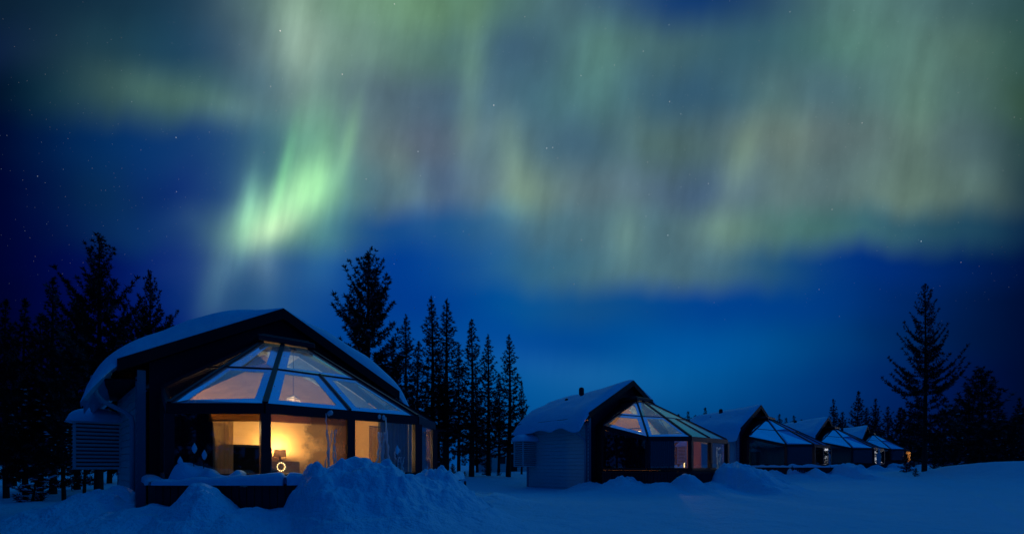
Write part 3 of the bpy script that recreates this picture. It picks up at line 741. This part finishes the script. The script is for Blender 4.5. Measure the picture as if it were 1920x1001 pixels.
# second lamp, on the left, out of the direct view behind the dark curtain
t = empty('floor_lamp', local(0, -1.75, -1.6, -.42), rot(0)); tag(t, 'slim floor lamp standing behind the armchair in the big cabin', 'floor lamp')
m = MB(); m.lathe([(.14, 0), (.14, .02), (.015, .04), (.013, 1.5)], 14); m.build('stand', M['metal'], t, True)
m = MB(); m.lathe([(.2, 1.42), (.13, 1.68), (.125, 1.68), (.195, 1.42)], 18); m.build('lamp_shade', M['shade'], t, True)
lamp_light('lamp_glow', t, (0, -.05, 1.76), 44, (1, .60, .26), .06)
t = empty('floor_lamp', local(1, .75, 1.5, -.42), rot(1)); tag(t, 'floor lamp inside the second cabin, behind its ochre curtain', 'floor lamp')
m = MB(); m.lathe([(.14, 0), (.14, .02), (.015, .04), (.013, 1.5)], 14); m.build('stand', M['metal'], t, True)
m = MB(); m.lathe([(.2, 1.42), (.13, 1.68), (.125, 1.68), (.195, 1.42)], 18); m.build('lamp_shade', M['shade'], t, True)
lamp_light('lamp_glow', t, (0, -.05, 1.76), 45, (1, .58, .28), .06)
# armchair
t = empty('armchair', local(0, -.95, .55, -.42), rot(0) - .2); tag(t, 'black high-backed armchair inside the left lit window', 'armchair')
m = MB(); m.box((-.45, -.05, .0), (.45, .75, .42)); m.build('seat', M['sofa'], t, bevel=.05)
m = MB(); m.box((-.55, -.28, .0), (.55, -.06, 1.22)); m.build('backrest', M['sofa'], t, bevel=.06)
for s in (-1, 1):
    m = MB(); m.box((s * .57 - .09, -.04, 0), (s * .57 + .09, .7, .66)); m.build('armrest', M['sofa'], t, bevel=.05)
# pictures and a shelf on the back wall
for k, (r, z, w, h, lab) in enumerate(((-1.25, 1.15, .5, .62, 'framed picture on the back wall, behind the armchair'),)):
    t = empty('picture', local(0, r, -2.285, z), rot(0)); tag(t, lab, 'picture')
    m = MB(); m.box((-w / 2, -.02, -h / 2), (w / 2, -.004, h / 2)); m.build('print', M['art'], t)
    m = MB()
    for a_, c_ in (((-w / 2, -h / 2), (w / 2, -h / 2)), ((w / 2, -h / 2), (w / 2, h / 2)), ((w / 2, h / 2), (-w / 2, h / 2)), ((-w / 2, h / 2), (-w / 2, -h / 2))):
        m.beam((a_[0], -.02, a_[1]), (c_[0], -.02, c_[1]), .05, .04, (0, 1, 0))
    m.build('frame', M['wood'], t)

def curtain(c, p, q, z0, z1, m, label, gather=0.0, wave=.03, inset=.16, pitch=.085, z1b=None):
    """folded cloth hung inside the glass between plan points p and q (r, n); gather pulls the far edge back towards the foot"""
    z1b = z1 if z1b is None else z1b
    P = Vector((p[0], p[1])); Q = Vector((q[0], q[1])); d = (Q - P).normalized(); nn = Vector((-d.y, d.x))
    mid = (P + Q) / 2
    if (mid + nn * .1).length > mid.length: nn = -nn
    ln = (Q - P).length; kx = max(12, int(ln / .014)); kz = 14; vs = []; fs = []
    t = empty('curtain', local(c, mid.x, mid.y, z0)); tag(t, label, 'curtain', 'curtains behind the cabin windows')
    for j in range(kz + 1):
        f = j / kz
        for i in range(kx + 1):
            u = i / kx; w = 1 - gather * (1 - f) ** .8
            s = u * ln * w
            off = inset + wave * math.sin(s / w / pitch * 2 * math.pi / 1.0 + .6 * math.sin(u * 9)) * (.5 + .5 * (1 - f))
            pt = P + d * s + nn * off; v = local(c, pt.x, pt.y, z0 + (z1 + (z1b - z1) * u - z0) * f) - t.location; vs.append(v)
    k1 = kx + 1
    o = len(vs)
    back = Vector((nn.x * math.sin(R(POSES[c][2])) + nn.y * math.cos(R(POSES[c][2])), nn.x * math.cos(R(POSES[c][2])) - nn.y * math.sin(R(POSES[c][2])), 0)) * .006
    vs += [v + back for v in vs]
    for j in range(kz):
        for i in range(kx):
            a_ = j * k1 + i; fs.append((a_, a_ + 1, a_ + k1 + 1, a_ + k1)); fs.append((o + a_, o + a_ + k1, o + a_ + k1 + 1, o + a_ + 1))
    mb = MB(); mb.add(vs, fs); mb.build('cloth', m, t, True)
    a_ = local(c, *(P + nn * inset), z1 + .02) - t.location; e_ = local(c, *(Q + nn * inset), z1b + .02) - t.location
    mb = MB(); mb.tube([a_, e_], .014, 6); mb.build('rod', M['metal'], t)
    return t
def on(p, q, t): return (p[0] + (q[0] - p[0]) * t, p[1] + (q[1] - p[1]) * t)
Z0, Z1 = .10, 1.31
curtain(0, on(Q2, Q3, .04), on(Q2, Q3, .36), Z0, Z1, M['clothd'], 'dark curtain drawn over the left end of the big cabin window', -.28, .03, .2)
curtain(0, on(Q1, Q2, .04), on(Q1, Q2, .97), Z0, 1.86, M['clothd'], 'dark curtain over the left side window of the big cabin', 0, .03, .2, z1b=1.33)
curtain(0, on(Q3, QM, .80), on(Q3, QM, .97), Z0, 1.13, M['net2'], 'sheer amber drape at the right side of the middle window', 0, .025, .14)
curtain(0, on(Q2, Q3, .40), on(Q2, Q3, .62), Z0, 1.13, M['net2'], 'sheer amber drape beside the dark curtain, over the armchair', 0, .025, .14)
curtain(0, on(QM, Q4, .30), on(QM, Q4, .47), Z0, 1.13, M['net2'], 'sheer amber drape left of the pale blue curtain', 0, .025, .14)
curtain(0, on(QM, Q4, .47), on(QM, Q4, .90), Z0, Z1, M['clothw'], 'pale blue curtain gathered at the right end of the big cabin', 0, .03, .16)
curtain(0, on(Q4, Q5, .04), on(Q4, Q5, .97), Z0, Z1, M['clothw'], 'pale curtain round the right corner of the big cabin', 0, .03, .2)
curtain(0, on(Q2, Q3, .36), on(Q2, Q3, .97), 1.13, Z1, M['net'], 'short brown net valance over the armchair window', 0, .015, .12, .05)
curtain(0, on(Q3, QM, .03), on(Q3, QM, .97), 1.13, Z1, M['net'], 'short brown net valance over the middle window', 0, .015, .12, .05)
curtain(1, on(Q1, Q2, -.04), on(Q1, Q2, .97), Z0, 1.86, M['clothd'], 'dark curtain closing the left side window of the second cabin', 0, .03, .2, z1b=1.33)
curtain(1, on(Q2, Q3, .03), on(Q2, Q3, .66), Z0, Z1, M['clothd'], 'dark curtain in the second cabin beside the ring of bulbs', 0, .03, .2)
curtain(1, on(Q3, QM, .05), on(Q3, QM, .75), Z0, Z1, M['clothb'], 'ochre curtain glowing in the second cabin window', 0, .03, .2)
curtain(1, on(QM, Q4, .3), on(QM, Q4, .95), Z0, Z1, M['clothw'], 'pale curtain in the end window of the second cabin', 0, .03, .2)
for c, nm in ((2, 'cabin with sky-mirroring end windows'), (3, 'cabin with the icy corner'), (4, 'farthest cabin')):
    curtain(c, on(Q1, Q2, .05), on(Q1, Q2, .97), Z0, 1.86, M['clothd'], 'dark side-window curtain of the ' + nm, 0, .03, .2, z1b=1.33)
    curtain(c, on(Q2, Q3, .03), on(Q2, Q3, .97), Z0, Z1, M['clothd'], 'dark front curtain of the ' + nm, 0, .03, .2)
    curtain(c, on(Q3, Q4, .03), on(Q3, Q4, .97), Z0, Z1, M['clothd'], 'dark end-window curtain of the ' + nm, 0, .03, .2)

# fairy lights on the farthest cabin
t = empty('fairy_lights', local(4, .4, 3.74, -.1)); tag(t, 'tangle of orange fairy lights at the end of the farthest cabin', 'fairy lights')
rn = random.Random(4); wires = MB(); bl = MB()
for k in range(9):
    z = .1 + k * .135; pts = []
    for i in range(15):
        r = -1.3 + i * .22; v = local(4, r, 3.72, -.1 + z + .06 * math.sin(i * 1.3 + k * 2) + rn.uniform(-.03, .03)) - t.location; pts.append(v)
    wires.tube(pts, .006, 4)
    for p in pts:
        if rn.random() < .8: bl.lathe([(.002, -.024), (.022, 0), (.002, .024)], 6, p)
wires.build('wire', M['vent'], t); bl.build('bulbs', M['orange'], t)

# icicles and frozen strands in front of the glass
def strand(c, r, n, z0, z1, rad, seed, label):
    rn = random.Random(seed); b0 = local(c, r, n, z0); t = empty('icicle', b0); tag(t, label, 'icicle', 'frozen strands before the windows')
    m = MB()
    for s in range(5):
        pts = []; rads = []; ox = rn.uniform(-.08, .08) * (1 + rad * 6); k = 16
        for i in range(k + 1):
            f = i / k; pts.append((ox + rn.uniform(-.012, .012) + .03 * math.sin(f * 5 + s), ox * .4 + rn.uniform(-.01, .01), f * (z1 - z0) * (1 if s == 0 else rn.uniform(.98, 1)) * (1 if s == 0 else .75)))
            rads.append(rad * .72 * (.35 + .65 * rn.random()) * (1.3 - .6 * f))
        m.tube(pts, rads, 7)
    for q in range(3): m.lathe([(.005, -.05), (.03, -.03), (.036, .01), (.02, .04), (.004, .05)], 8, (rn.uniform(-.07, .07), 0, z1 - z0 + rn.uniform(-.03, .02)))
    m.build('ice', M['ice'], t, True)
strand(0, -.02, 3.78, .1, 1.33, .026, 1, 'frozen strand hanging before the middle window of the big cabin')
strand(0, 1.02, 3.78, .1, 1.33, .045, 2, 'thick frozen strands before the right window of the big cabin')
strand(0, 1.36, 3.85, .15, .62, .03, 3, 'short snowy ice stump before the right window of the big cabin')
strand(1, .75, 3.8, .1, 1.0, .06, 4, 'icy strands before the end window of the second cabin')
strand(2, 1.0, 3.8, .1, 1.1, .05, 5, 'icy strands on the sky-mirroring window of the third cabin')
strand(3, -.6, 3.8, -.1, 1.35, .13, 6, 'thick ice draping the front corner of an unlit cabin')
strand(3, -.05, 3.8, -.1, 1.35, .11, 7, 'broad ice column just right of the icy cabin corner')

# snow-tipped plant stalks on the terrace heap
def stalk(c, r, n, z0, h, label, seed):
    t = empty('plant_stalk', local(c, r, n, z0)); tag(t, label, 'plant', 'snow-tipped stalks on the terrace')
    rn = random.Random(seed); m = MB(); m.tube([(0, 0, -.1), (.01, 0, h * .5), (.02 * rn.uniform(-1, 1), .01, h)], [.008, .007, .005], 6); m.build('stem', M['bark'], t)
    m = MB(); m.lathe([(.006, -.09), (.03, -.05), (.042, .0), (.03, .045), (.012, .08), (.002, .10)], 10, (.01, .01, h)); m.build('snow_tip', M['snow_cap'], t, True)
stalk(0, -2.16, 2.98, .28, .34, 'tallest snow-tipped stalk before the dark curtain of the big cabin', 1)
stalk(0, -2.02, 3.05, .28, .22, 'thin snow-tipped stalk, right of the tallest one', 2)
stalk(0, -2.36, 2.9, .24, .14, 'short snow-tipped stalk, left of the tallest one', 3)
stalk(0, 1.0, 4.5, .28, .34, 'lone snow-tipped stalk before the right lit window of the big cabin', 4)
# heap of snow lying on the big cabin's terrace, between fence and glass
for (c, r0, n0, sr, sn, h, lab) in ((0, -1.9, 3.12, .85, .30, .40, 'snow heap on the terrace of the big cabin, round the stalks'), (2, -2.1, 3.05, .8, .28, .25, 'low snow heap on the terrace of the third cabin')):
    t = empty('snow_heap', local(c, r0, n0, -.5), rot(c) - R(40)); tag(t, lab, 'snow heap')
    t['label'] = lab
    m = snow_pillow(-sr, sr, -sn, sn, -.3, .8 + h, 3, 40, 18); m.build('snow', M['snow_cap'], t, True)

# ------------------------------------------------------------------ trees
def tree_proto(seed, H, cb, maxr, tuft, dens, style='spruce', snow=40):
    rn = np.random.RandomState(seed)
    wood = MB(); bend = rn.uniform(-.12, .12, 2)
    def axis(z): f = z / H; return Vector((bend[0] * math.sin(f * 3.1), bend[1] * math.sin(f * 2.6), z))
    rt = H * .0125 + .02
    zs = np.linspace(-.4, H * .985, 16)
    wood.tube([axis(z) for z in zs], [rt * (1 - .93 * max(0, z) / H) + .004 for z in zs], 8)
    O = []; Dr = []; S = []
    sn = []
    z = cb
    while z < H - .12:
        t = (z - cb) / (H - cb)
        if style == 'pine': prof = (1 - t) ** .72 * (.55 + .45 * min(1, t / .3)) * rn.uniform(.75, 1.15)
        else: prof = (1 - t) ** .8 * (.6 + .4 * min(1, t / .2)) * rn.uniform(.75, 1.15)
        k = rn.randint(4, 7) if t < .9 else 3
        a0 = rn.uniform(0, 6.28)
        for i in range(k):
            if rn.rand() < .1: continue
            a = a0 + 6.283 * i / k + rn.uniform(-.35, .35)
            ln = maxr * prof * rn.uniform(.5, 1.2) + .06
            el = R(-8 + 62 * t ** 1.3 + rn.uniform(-9, 9)) if style == 'spruce' else R(4 + 52 * t ** 1.2 + rn.uniform(-12, 12))
            p = axis(z + rn.uniform(-.08, .08)); hd = Vector((math.cos(a), math.sin(a), 0))
            pts = []; nseg = 5
            for j in range(nseg + 1):
                f = j / nseg; curve = (.20 if style == 'spruce' else .30) * ln * f * f
                pts.append(p + hd * (ln * f * math.cos(el)) + Vector((0, 0, ln * f * math.sin(el) + curve - .12 * ln * math.sin(f * 3.14))))
            wood.tube(pts, [max(.005, .013 * ln ** .5 * (1 - .85 * j / nseg) * (1 + rt * 3)) for j in range(nseg + 1)], 4)
            m = max(2, int(ln / tuft * dens * 2.0))
            f0 = .18 if ln > .6 else .05
            for q in range(m):
                f = f0 + (1 - f0) * (q + rn.rand()) / m
                j = min(nseg - 1, int(f * nseg)); w = f * nseg - j
                base = pts[j].lerp(pts[j + 1], w); dv = (pts[j + 1] - pts[j]).normalized()
                side = dv.cross(Vector((0, 0, 1))).normalized() * (1 if q % 2 else -1)
                tl = ln * .36 * (1.12 - f) * rn.uniform(.4, 1.2)
                td = (dv * .75 + side * rn.uniform(.5, 1.0) + Vector((0, 0, rn.uniform(-.1, .25)))).normalized()
                ns_ = 1 + int(tl / (tuft * .75))
                for u in range(ns_):
                    O.append(base + td * (tl * (u + .5) / ns_)); Dr.append(td); S.append(tuft * rn.uniform(.65, 1.2) * (1.08 - .5 * t))
                if t < .5 and f > .4 and rn.rand() < .5: sn.append((base + td * tl * .5, tl))
            O.append(pts[-1]); Dr.append((pts[-1] - pts[-2]).normalized()); S.append(tuft * 1.1 * (1.08 - .5 * t))
        z += (.36 if style == 'spruce' else .46) * (H / 11) ** .4 * (1.15 - .5 * t) * rn.uniform(.8, 1.2)
    for q in range(5): O.append(axis(H - q * .09)); Dr.append(Vector((0, 0, 1))); S.append(tuft * .6)
    O = np.array([tuple(v) for v in O]); Dr = np.array([tuple(v) for v in Dr]); S = np.array(S); n = len(O)
    K = 11
    # needles: narrow blades fanned round the twig
    rv = rn.normal(size=(n, K, 3)); rv /= np.linalg.norm(rv, axis=2, keepdims=True)
    nd = Dr[:, None, :] * .75 + rv * .85; nd /= np.linalg.norm(nd, axis=2, keepdims=True)
    sd = np.cross(nd, rn.normal(size=(n, K, 3))); sd /= np.linalg.norm(sd, axis=2, keepdims=True) + 1e-6
    ln = S[:, None, None] * rn.uniform(.5, 1.0, (n, K, 1))
    o = O[:, None, :] + rv * S[:, None, None] * .12
    wdt = S[:, None, None] * .13
    v0 = o - sd * wdt; v1 = o + sd * wdt; v2 = o + nd * ln
    VV = np.stack([v0, v1, v2], 2).reshape(-1, 3); FF = np.arange(len(VV)).reshape(-1, 3)
    crown = arr_mesh('crown', VV, FF, 3, M['needles'])
    wm = bpy.data.meshes.new('trunk'); wm.from_pydata([tuple(v) for v in wood.v], [], wood.f); wm.materials.append(M['bark']); wm.polygons.foreach_set('use_smooth', [True] * len(wood.f))
    sb = MB()
    if sn and snow:
        pick = rn.permutation(len(sn))[:snow]
        for i in pick:
            p, tl = sn[i]; sx, sy, sz = rn.uniform(.07, .17), rn.uniform(.06, .13), rn.uniform(.025, .06)
            vs = [];
            for (e, r_) in ((0, 1.0), (.55, .72)):
                for k in range(7):
                    a = 6.283 * k / 7; w = rn.uniform(.75, 1.2); vs.append((p[0] + sx * r_ * w * math.cos(a), p[1] + sy * r_ * w * math.sin(a), p[2] + .03 + sz * e * 1.5))
            vs.append((p[0], p[1], p[2] + .03 + sz * 1.5)); vs.append((p[0], p[1], p[2] + .0))
            fs = [(k, (k + 1) % 7, 7 + (k + 1) % 7, 7 + k) for k in range(7)] + [(7 + k, 7 + (k + 1) % 7, 14) for k in range(7)] + [((k + 1) % 7, k, 15) for k in range(7)]
            sb.add(vs, fs)
    smh = None
    if sb.v:
        smh = bpy.data.meshes.new('branch_snow'); smh.from_pydata(sb.v, [], sb.f); smh.materials.append(M['snow_cap']); smh.polygons.foreach_set('use_smooth', [True] * len(sb.f))
    return dict(H=H, wm=wm, crown=crown, snow=smh)
PROT = {
 'pineA': tree_proto(1, 10.5, 2.4, 2.35, .23, 1.5, 'pine', 0),
 'pineB': tree_proto(2, 13.5, 2.2, 3.3, .24, .95, 'pine', 0),
 'pineC': tree_proto(3, 12, 3.2, 3.0, .27, 1.6, 'pine', 20),
 'spruceA': tree_proto(4, 12, 2.0, 1.6, .26, 1.0, 'spruce', 10),
 'spruceB': tree_proto(5, 13, 2.6, 1.5, .26, 1.0, 'spruce', 10),
 'spruceC': tree_proto(6, 9, 1.0, 1.45, .26, 1.0, 'spruce', 34),
 'broad': tree_proto(7, 8, .6, 2.5, .34, 1.1, 'pine', 16),
 'young': tree_proto(8, 3, .1, .9, .22, 1.2, 'spruce', 110),
}
TREE_NAME = {'pineA': 'pine_tree', 'pineB': 'pine_tree', 'pineC': 'pine_tree', 'spruceA': 'spruce_tree', 'spruceB': 'spruce_tree', 'spruceC': 'spruce_tree', 'broad': 'pine_tree', 'young': 'spruce_sapling'}
def plant(kind, px, Dp, top, label, wide=1.0, group=None, rz=0.0, cat='tree', zb=None):
    """a tree at bearing px and distance Dp whose tip reaches the bearing height top"""
    pr = PROT[kind]; x = ray(px, Dp); zb = gz(x, Dp) if zb is None else zb
    h = (HORIZ - top) / FPX * Dp + EYE - zb; s = h / pr['H']
    o = empty(TREE_NAME[kind], (x, Dp, zb - .03), rz); o.scale = (s * wide, s * wide, s); tag(o, label, cat, group)
    for nm, me_ in (('trunk', pr['wm']), ('crown', pr['crown']), ('branch_snow', pr['snow'])):
        if me_ is None: continue
        q = bpy.data.objects.new(nm, me_); COL.objects.link(q); q.parent = o
        if nm == 'branch_snow': q['kind'] = 'stuff'
    return o
LG, MG, RG, FG = 'trees left of the big cabin', 'trees between the first two cabins', 'trees at the right end of the row', 'treetops far behind the cabins'
LEFT = [
 ('pineA', 185, 17, 437, 1.0, 'tallest pine left of the big cabin, its tip above all its neighbours'),
 ('pineA', 283, 19, 508, .8, 'slim pine rising right beside the left roof slope of the big cabin'),
 ('spruceA', 100, 18, 520, 1.0, 'pointed tree with a bare-sided tip left of the tallest left pine'),
 ('spruceC', 48, 17.5, 560, .85, 'snow-flecked spruce second from the left edge'),
 ('spruceC', 12, 16.5, 562, .9, 'snow-flecked spruce cut by the left edge'),
 ('spruceC', 75, 20, 590, 1.0, 'spruce filling the gap behind the two leftmost snow-flecked spruces'),
 ('pineA', 145, 21, 560, 1.0, 'lower pine just left behind the tallest left pine'),
 ('spruceC', 232, 21, 566, 1.0, 'lower spruce between the tallest left pine and the slim pine'),
 ('spruceC', 120, 15.5, 660, .85, 'short snow-flecked spruce standing low before the tall left pines'),
 ('spruceA', 25, 24, 640, 1.3, 'dim spruce deep behind the left edge group'),
 ('spruceC', 205, 26, 640, 1.1, 'dim spruce deep behind the louvred box of the big cabin'),
 ('spruceC', 158, 17.5, 700, .8, 'small spruce at the foot of the tallest left pine'),
 ('spruceA', 320, 26, 590, 1.0, 'faint treetop peeping over the left roof of the big cabin'),
]
for i, (k, px, Dp, top, w, lab) in enumerate(LEFT): plant(k, px, Dp, top, lab, w, LG, i * 1.3)
MID = [
 ('pineC', 690, 22, 472, 1.12, 'broad clumpy pine rising behind the right roof slope of the big cabin'),
 ('spruceB', 763, 27, 590, 1.34, 'shorter narrow tree right of the broad clumpy pine'),
 ('spruceB', 808, 31, 557, 1.34, 'narrow spruce, left one of the two tallest spires between the cabins'),
 ('spruceB', 836, 30, 560, 1.40, 'narrow spruce, right one of the two tallest spires between the cabins'),
 ('spruceA', 884, 29, 600, 1.28, 'dense spruce with a stout tip right of the two tallest spires'),
 ('spruceB', 916, 31, 627, 1.28, 'thin spruce between the dense stout one and the rightmost spire'),
 ('spruceB', 953, 30, 628, 1.46, 'rightmost narrow spruce before the gap to the second cabin'),
 ('spruceC', 978, 36, 716, .8, 'small loose tree beside the left roof end of the second cabin'),
 ('spruceA', 860, 38, 650, 1.1, 'dim spruce behind the middle of the spruces'),
 ('spruceA', 785, 36, 640, 1.2, 'dim spruce behind the shorter narrow tree and the spires'),
 ('spruceC', 738, 30, 640, 1.1, 'bushy low tree tucked beside the right roof of the big cabin'),
 ('spruceA', 935, 42, 700, 1.1, 'low dim spruce behind the rightmost narrow spruce'),
 ('spruceC', 822, 42, 690, 1.2, 'low dim spruce behind the two tallest spires'),
 ('spruceC', 895, 44, 720, 1.2, 'low dark spruce deep behind the dense stout one'),
]
for i, (k, px, Dp, top, w, lab) in enumerate(MID): plant(k, px, Dp, top, lab, w, MG, i * 1.7 + .4)
RIGHT = [
 ('pineB', 1733, 31, 534, .86, 'tall lone pine with long limbs standing before the last cabin'),
 ('broad', 1838, 40, 690, 1.15, 'broad dark pine right of the tall lone pine'),
 ('spruceC', 1912, 44, 745, 1.1, 'dark spruce at the right edge behind the snow bank'),
 ('spruceC', 1562, 60, 748, 1.0, 'pointed spruce above the roof of the cabin before the last'),
 ('spruceC', 1610, 62, 733, 1.1, 'taller pointed spruce above the gap between the last two cabins'),
 ('spruceC', 1642, 66, 747, 1.0, 'spruce right behind the roof of the farthest cabin'),
 ('broad', 1690, 62, 765, 1.1, 'bushy pine close behind the farthest cabin, left of the lone pine'),
 ('broad', 1770, 56, 768, 1.2, 'bushy dark tree between the lone pine and the broad dark pine'),
 ('spruceC', 1665, 72, 762, 1.2, 'dim spruce behind the fairy lights'),
 ('spruceC', 1720, 66, 752, 1.2, 'dim spruce directly behind the lone pine'),
 ('spruceC', 1795, 70, 748, 1.2, 'dim spruce behind the left side of the broad dark pine'),
 ('spruceC', 1872, 58, 750, 1.3, 'dim spruce behind the right side of the broad dark pine'),
 ('broad', 1900, 38, 790, 1.0, 'low bushy tree behind the right snow bank'),
 ('broad', 1755, 48, 812, .9, 'low bushy tree at the foot of the lone pine'),
 ('spruceC', 1580, 74, 772, 1.4, 'low spruce filling in behind the roof before the last, right of the pointed spruce'),
 ('spruceA', 1625, 78, 764, 1.5, 'dim narrow spruce between the two spruces over the last roofs'),
 ('spruceC', 1708, 68, 785, 1.5, 'low dense spruce just left of the lone pine trunk'),
 ('spruceA', 1815, 60, 722, 1.4, 'dim tall spruce at the left shoulder of the broad dark pine'),
 ('spruceC', 1855, 50, 770, 1.5, 'low dense spruce under the right side of the broad dark pine'),
 ('spruceC', 1960, 40, 700, 1.1, 'spruce standing just past the right edge'),
]
for i, (k, px, Dp, top, w, lab) in enumerate(RIGHT): plant(k, px, Dp, top, lab, w, RG, i * 2.1 + .2)
FAR = [(1272, 776), (1290, 771), (1304, 778), (1322, 764), (1312, 782), (1462, 776), (1474, 783), (1488, 779), (1503, 786), (1452, 784), (1348, 782), (1640, 776), (1240, 770), (1012, 790), (1000, 800)]
FL_ = ['small far treetop farthest left over the second cabin glass roof', 'double far treetop left of the tallest small spire behind the second cabin', 'low far treetop just left of the small spire', 'pointed far spire above the third cabin roof', 'low far treetop at the foot of the pointed far spire',
       'far treetop just right of the third cabin gable', 'small far treetop behind the third cabin glass roof', 'middle far treetop between the third and fourth gables', 'low far treetop nearest the fourth cabin roof', 'far treetop touching the third cabin gable', 'tiny far treetop over the vents of the third cabin',
       'far treetop behind the farthest cabin gable', 'far treetop at the right roof slope of the second cabin', 'far treetop over the left roof end of the second cabin', 'low far treetop beside the left roof end of the second cabin']
for i, ((px, top), lab) in enumerate(zip(FAR, FL_)): plant('spruceC', px, 95 + (i * 7) % 20, top, lab, 1.25, FG, i * 1.9)
for i, (x, y, k, h) in enumerate(((-13.5, 6, 'spruceC', 11), (-16, 9, 'spruceA', 13), (-11.5, 2.5, 'spruceC', 10), (-20.5, 13, 'pineA', 11), (-10, -1, 'spruceC', 11), (-14.5, 3, 'spruceA', 13), (-13, -2.5, 'spruceC', 12))):  # unseen trees added on the left to darken the snow there
    pr = PROT[k]; o = empty(TREE_NAME[k], (x, y, gz(x, y)), i * 1.1); q = h / pr['H']; o.scale = (q * 1.25, q * 1.25, q)
    tag(o, 'added tree out of view past the left edge, shading the left snow', 'tree', 'added unseen trees shading the left snow')
    for nm, me_ in (('trunk', pr['wm']), ('crown', pr['crown'])):
        ob = bpy.data.objects.new(nm, me_); COL.objects.link(ob); ob.parent = o
# snowy saplings
SAP = [(848, 33, 868, 'snowy sapling at the foot of the spires'), (872, 30, 882, 'tiny snowy sapling under the dense stout spruce'), (912, 36, 862, 'snowy sapling among the trunks between the cabins'), (935, 33, 876, 'small snowy sapling left of the rightmost narrow spruce'),
       (1700, 33, 850, 'snowy bush-like sapling left of the lone pine trunk'), (1752, 33, 858, 'snowy sapling right of the lone pine trunk'), (1718, 30, 876, 'tiny snowy sapling at the lone pine foot'), (1790, 40, 846, 'snowy sapling under the broad dark pine'), (60, 14.5, 850, 'snowy sapling low at the left edge'), (1820, 36, 862, 'small snowy sapling before the broad dark pine')]
for i, (px, Dp, top, lab) in enumerate(SAP): plant('young', px, Dp, top, lab, 1.3, 'snowy saplings', i * 2.3, 'sapling')
# the woods beyond, one dark mass on the skyline
rn = np.random.RandomState(12)
Vs = []; Fs = []; pv = np.empty(len(PROT['spruceC']['crown'].vertices) * 3, np.float32); PROT['spruceC']['crown'].vertices.foreach_get('co', pv); pv = pv.reshape(-1, 9)
off = 0
for i in range(150):
    az = R(rn.uniform(-56, 62)); dd = rn.uniform(120, 170); x, y = dd * math.sin(az), dd * math.cos(az)
    s = rn.uniform(.7, 1.25) * (1.15 if abs(az) > .3 else .8); sel = pv[rn.rand(len(pv)) < .09].reshape(-1, 3, 3)
    c_ = sel.mean(1, keepdims=True); sel = c_ + (sel - c_) * 3.2
    q = sel.reshape(-1, 3) * s * np.array([1.25, 1.25, 1]); a = rn.uniform(0, 6.28)
    q = np.stack([q[:, 0] * math.cos(a) - q[:, 1] * math.sin(a) + x, q[:, 0] * math.sin(a) + q[:, 1] * math.cos(a) + y, q[:, 2] + gz(x, y) - .4], 1)
    Vs.append(q); Fs.append(np.arange(len(q)).reshape(-1, 3) + off); off += len(q)
fm = arr_mesh('distant_woods', np.vstack(Vs), np.vstack(Fs), 3, M['needles'])
fo = bpy.data.objects.new('distant_woods', fm); COL.objects.link(fo); tag(fo, 'dark band of distant woods along the skyline', 'woods', kind='stuff')

# ------------------------------------------------------------------ the hut behind, and a marker post
hx, hy = ray(962, 46), 46
t = empty('log_hut', (hx, hy, gz(hx, hy) - .1), R(28)); tag(t, 'snow-roofed hut far back between the spruces and the second cabin', 'hut')
siding((-2.4, 0), (2.4, 0), 0, 2.0, (0, -1)).build('front_wall', M['siding'], t)
siding((-2.4, 4), (-2.4, 0), 0, 2.0, (-1, 0)).build('side_wall', M['siding'], t)
siding((2.4, 0), (2.4, 4), 0, 2.0, (1, 0)).build('side_wall', M['siding'], t)
siding((2.4, 4), (-2.4, 4), 0, 2.0, (0, 1)).build('rear_wall', M['siding'], t)
m = MB(); m.box((-.4, -.06, 0), (.45, -.03, 1.85)); m.build('door', M['dark'], t)
m = MB(); m.box((-1.7, -.06, .9), (-.9, -.03, 1.6)); m.build('window', M['vent'], t)
m = MB()
for s in (-1, 1): m.prism([(s * 0, -.4, 2.9), (s * 2.8, -.4, 1.95), (s * 2.8, -.4, 1.83), (s * 0, -.4, 2.78)], (0, 4.8, 0))
rf = m.build('roof', M['dark'], t)
m = snow_roof(21, 2.95, .45, -4.5, lambda r, n: 2.9 - BASE - .339 * abs(r), .40, .12); m.build('roof_snow', M['snow_cap'], rf, True)
px_, py_ = ray(872, 20), 20
t = empty('marker_post', (px_, py_, gz(px_, py_))); tag(t, 'short dark marker post in the snow before the spruces', 'post')
m = MB(); m.lathe([(.05, -.2), (.05, .36), (.045, .38)], 10); m.build('stake', M['railwood'], t)
m = snow_pillow(-.06, .06, -.06, .06, .382, .05, 2, 8, 8); m.build('snow_cap', M['snow_cap'], t, True)
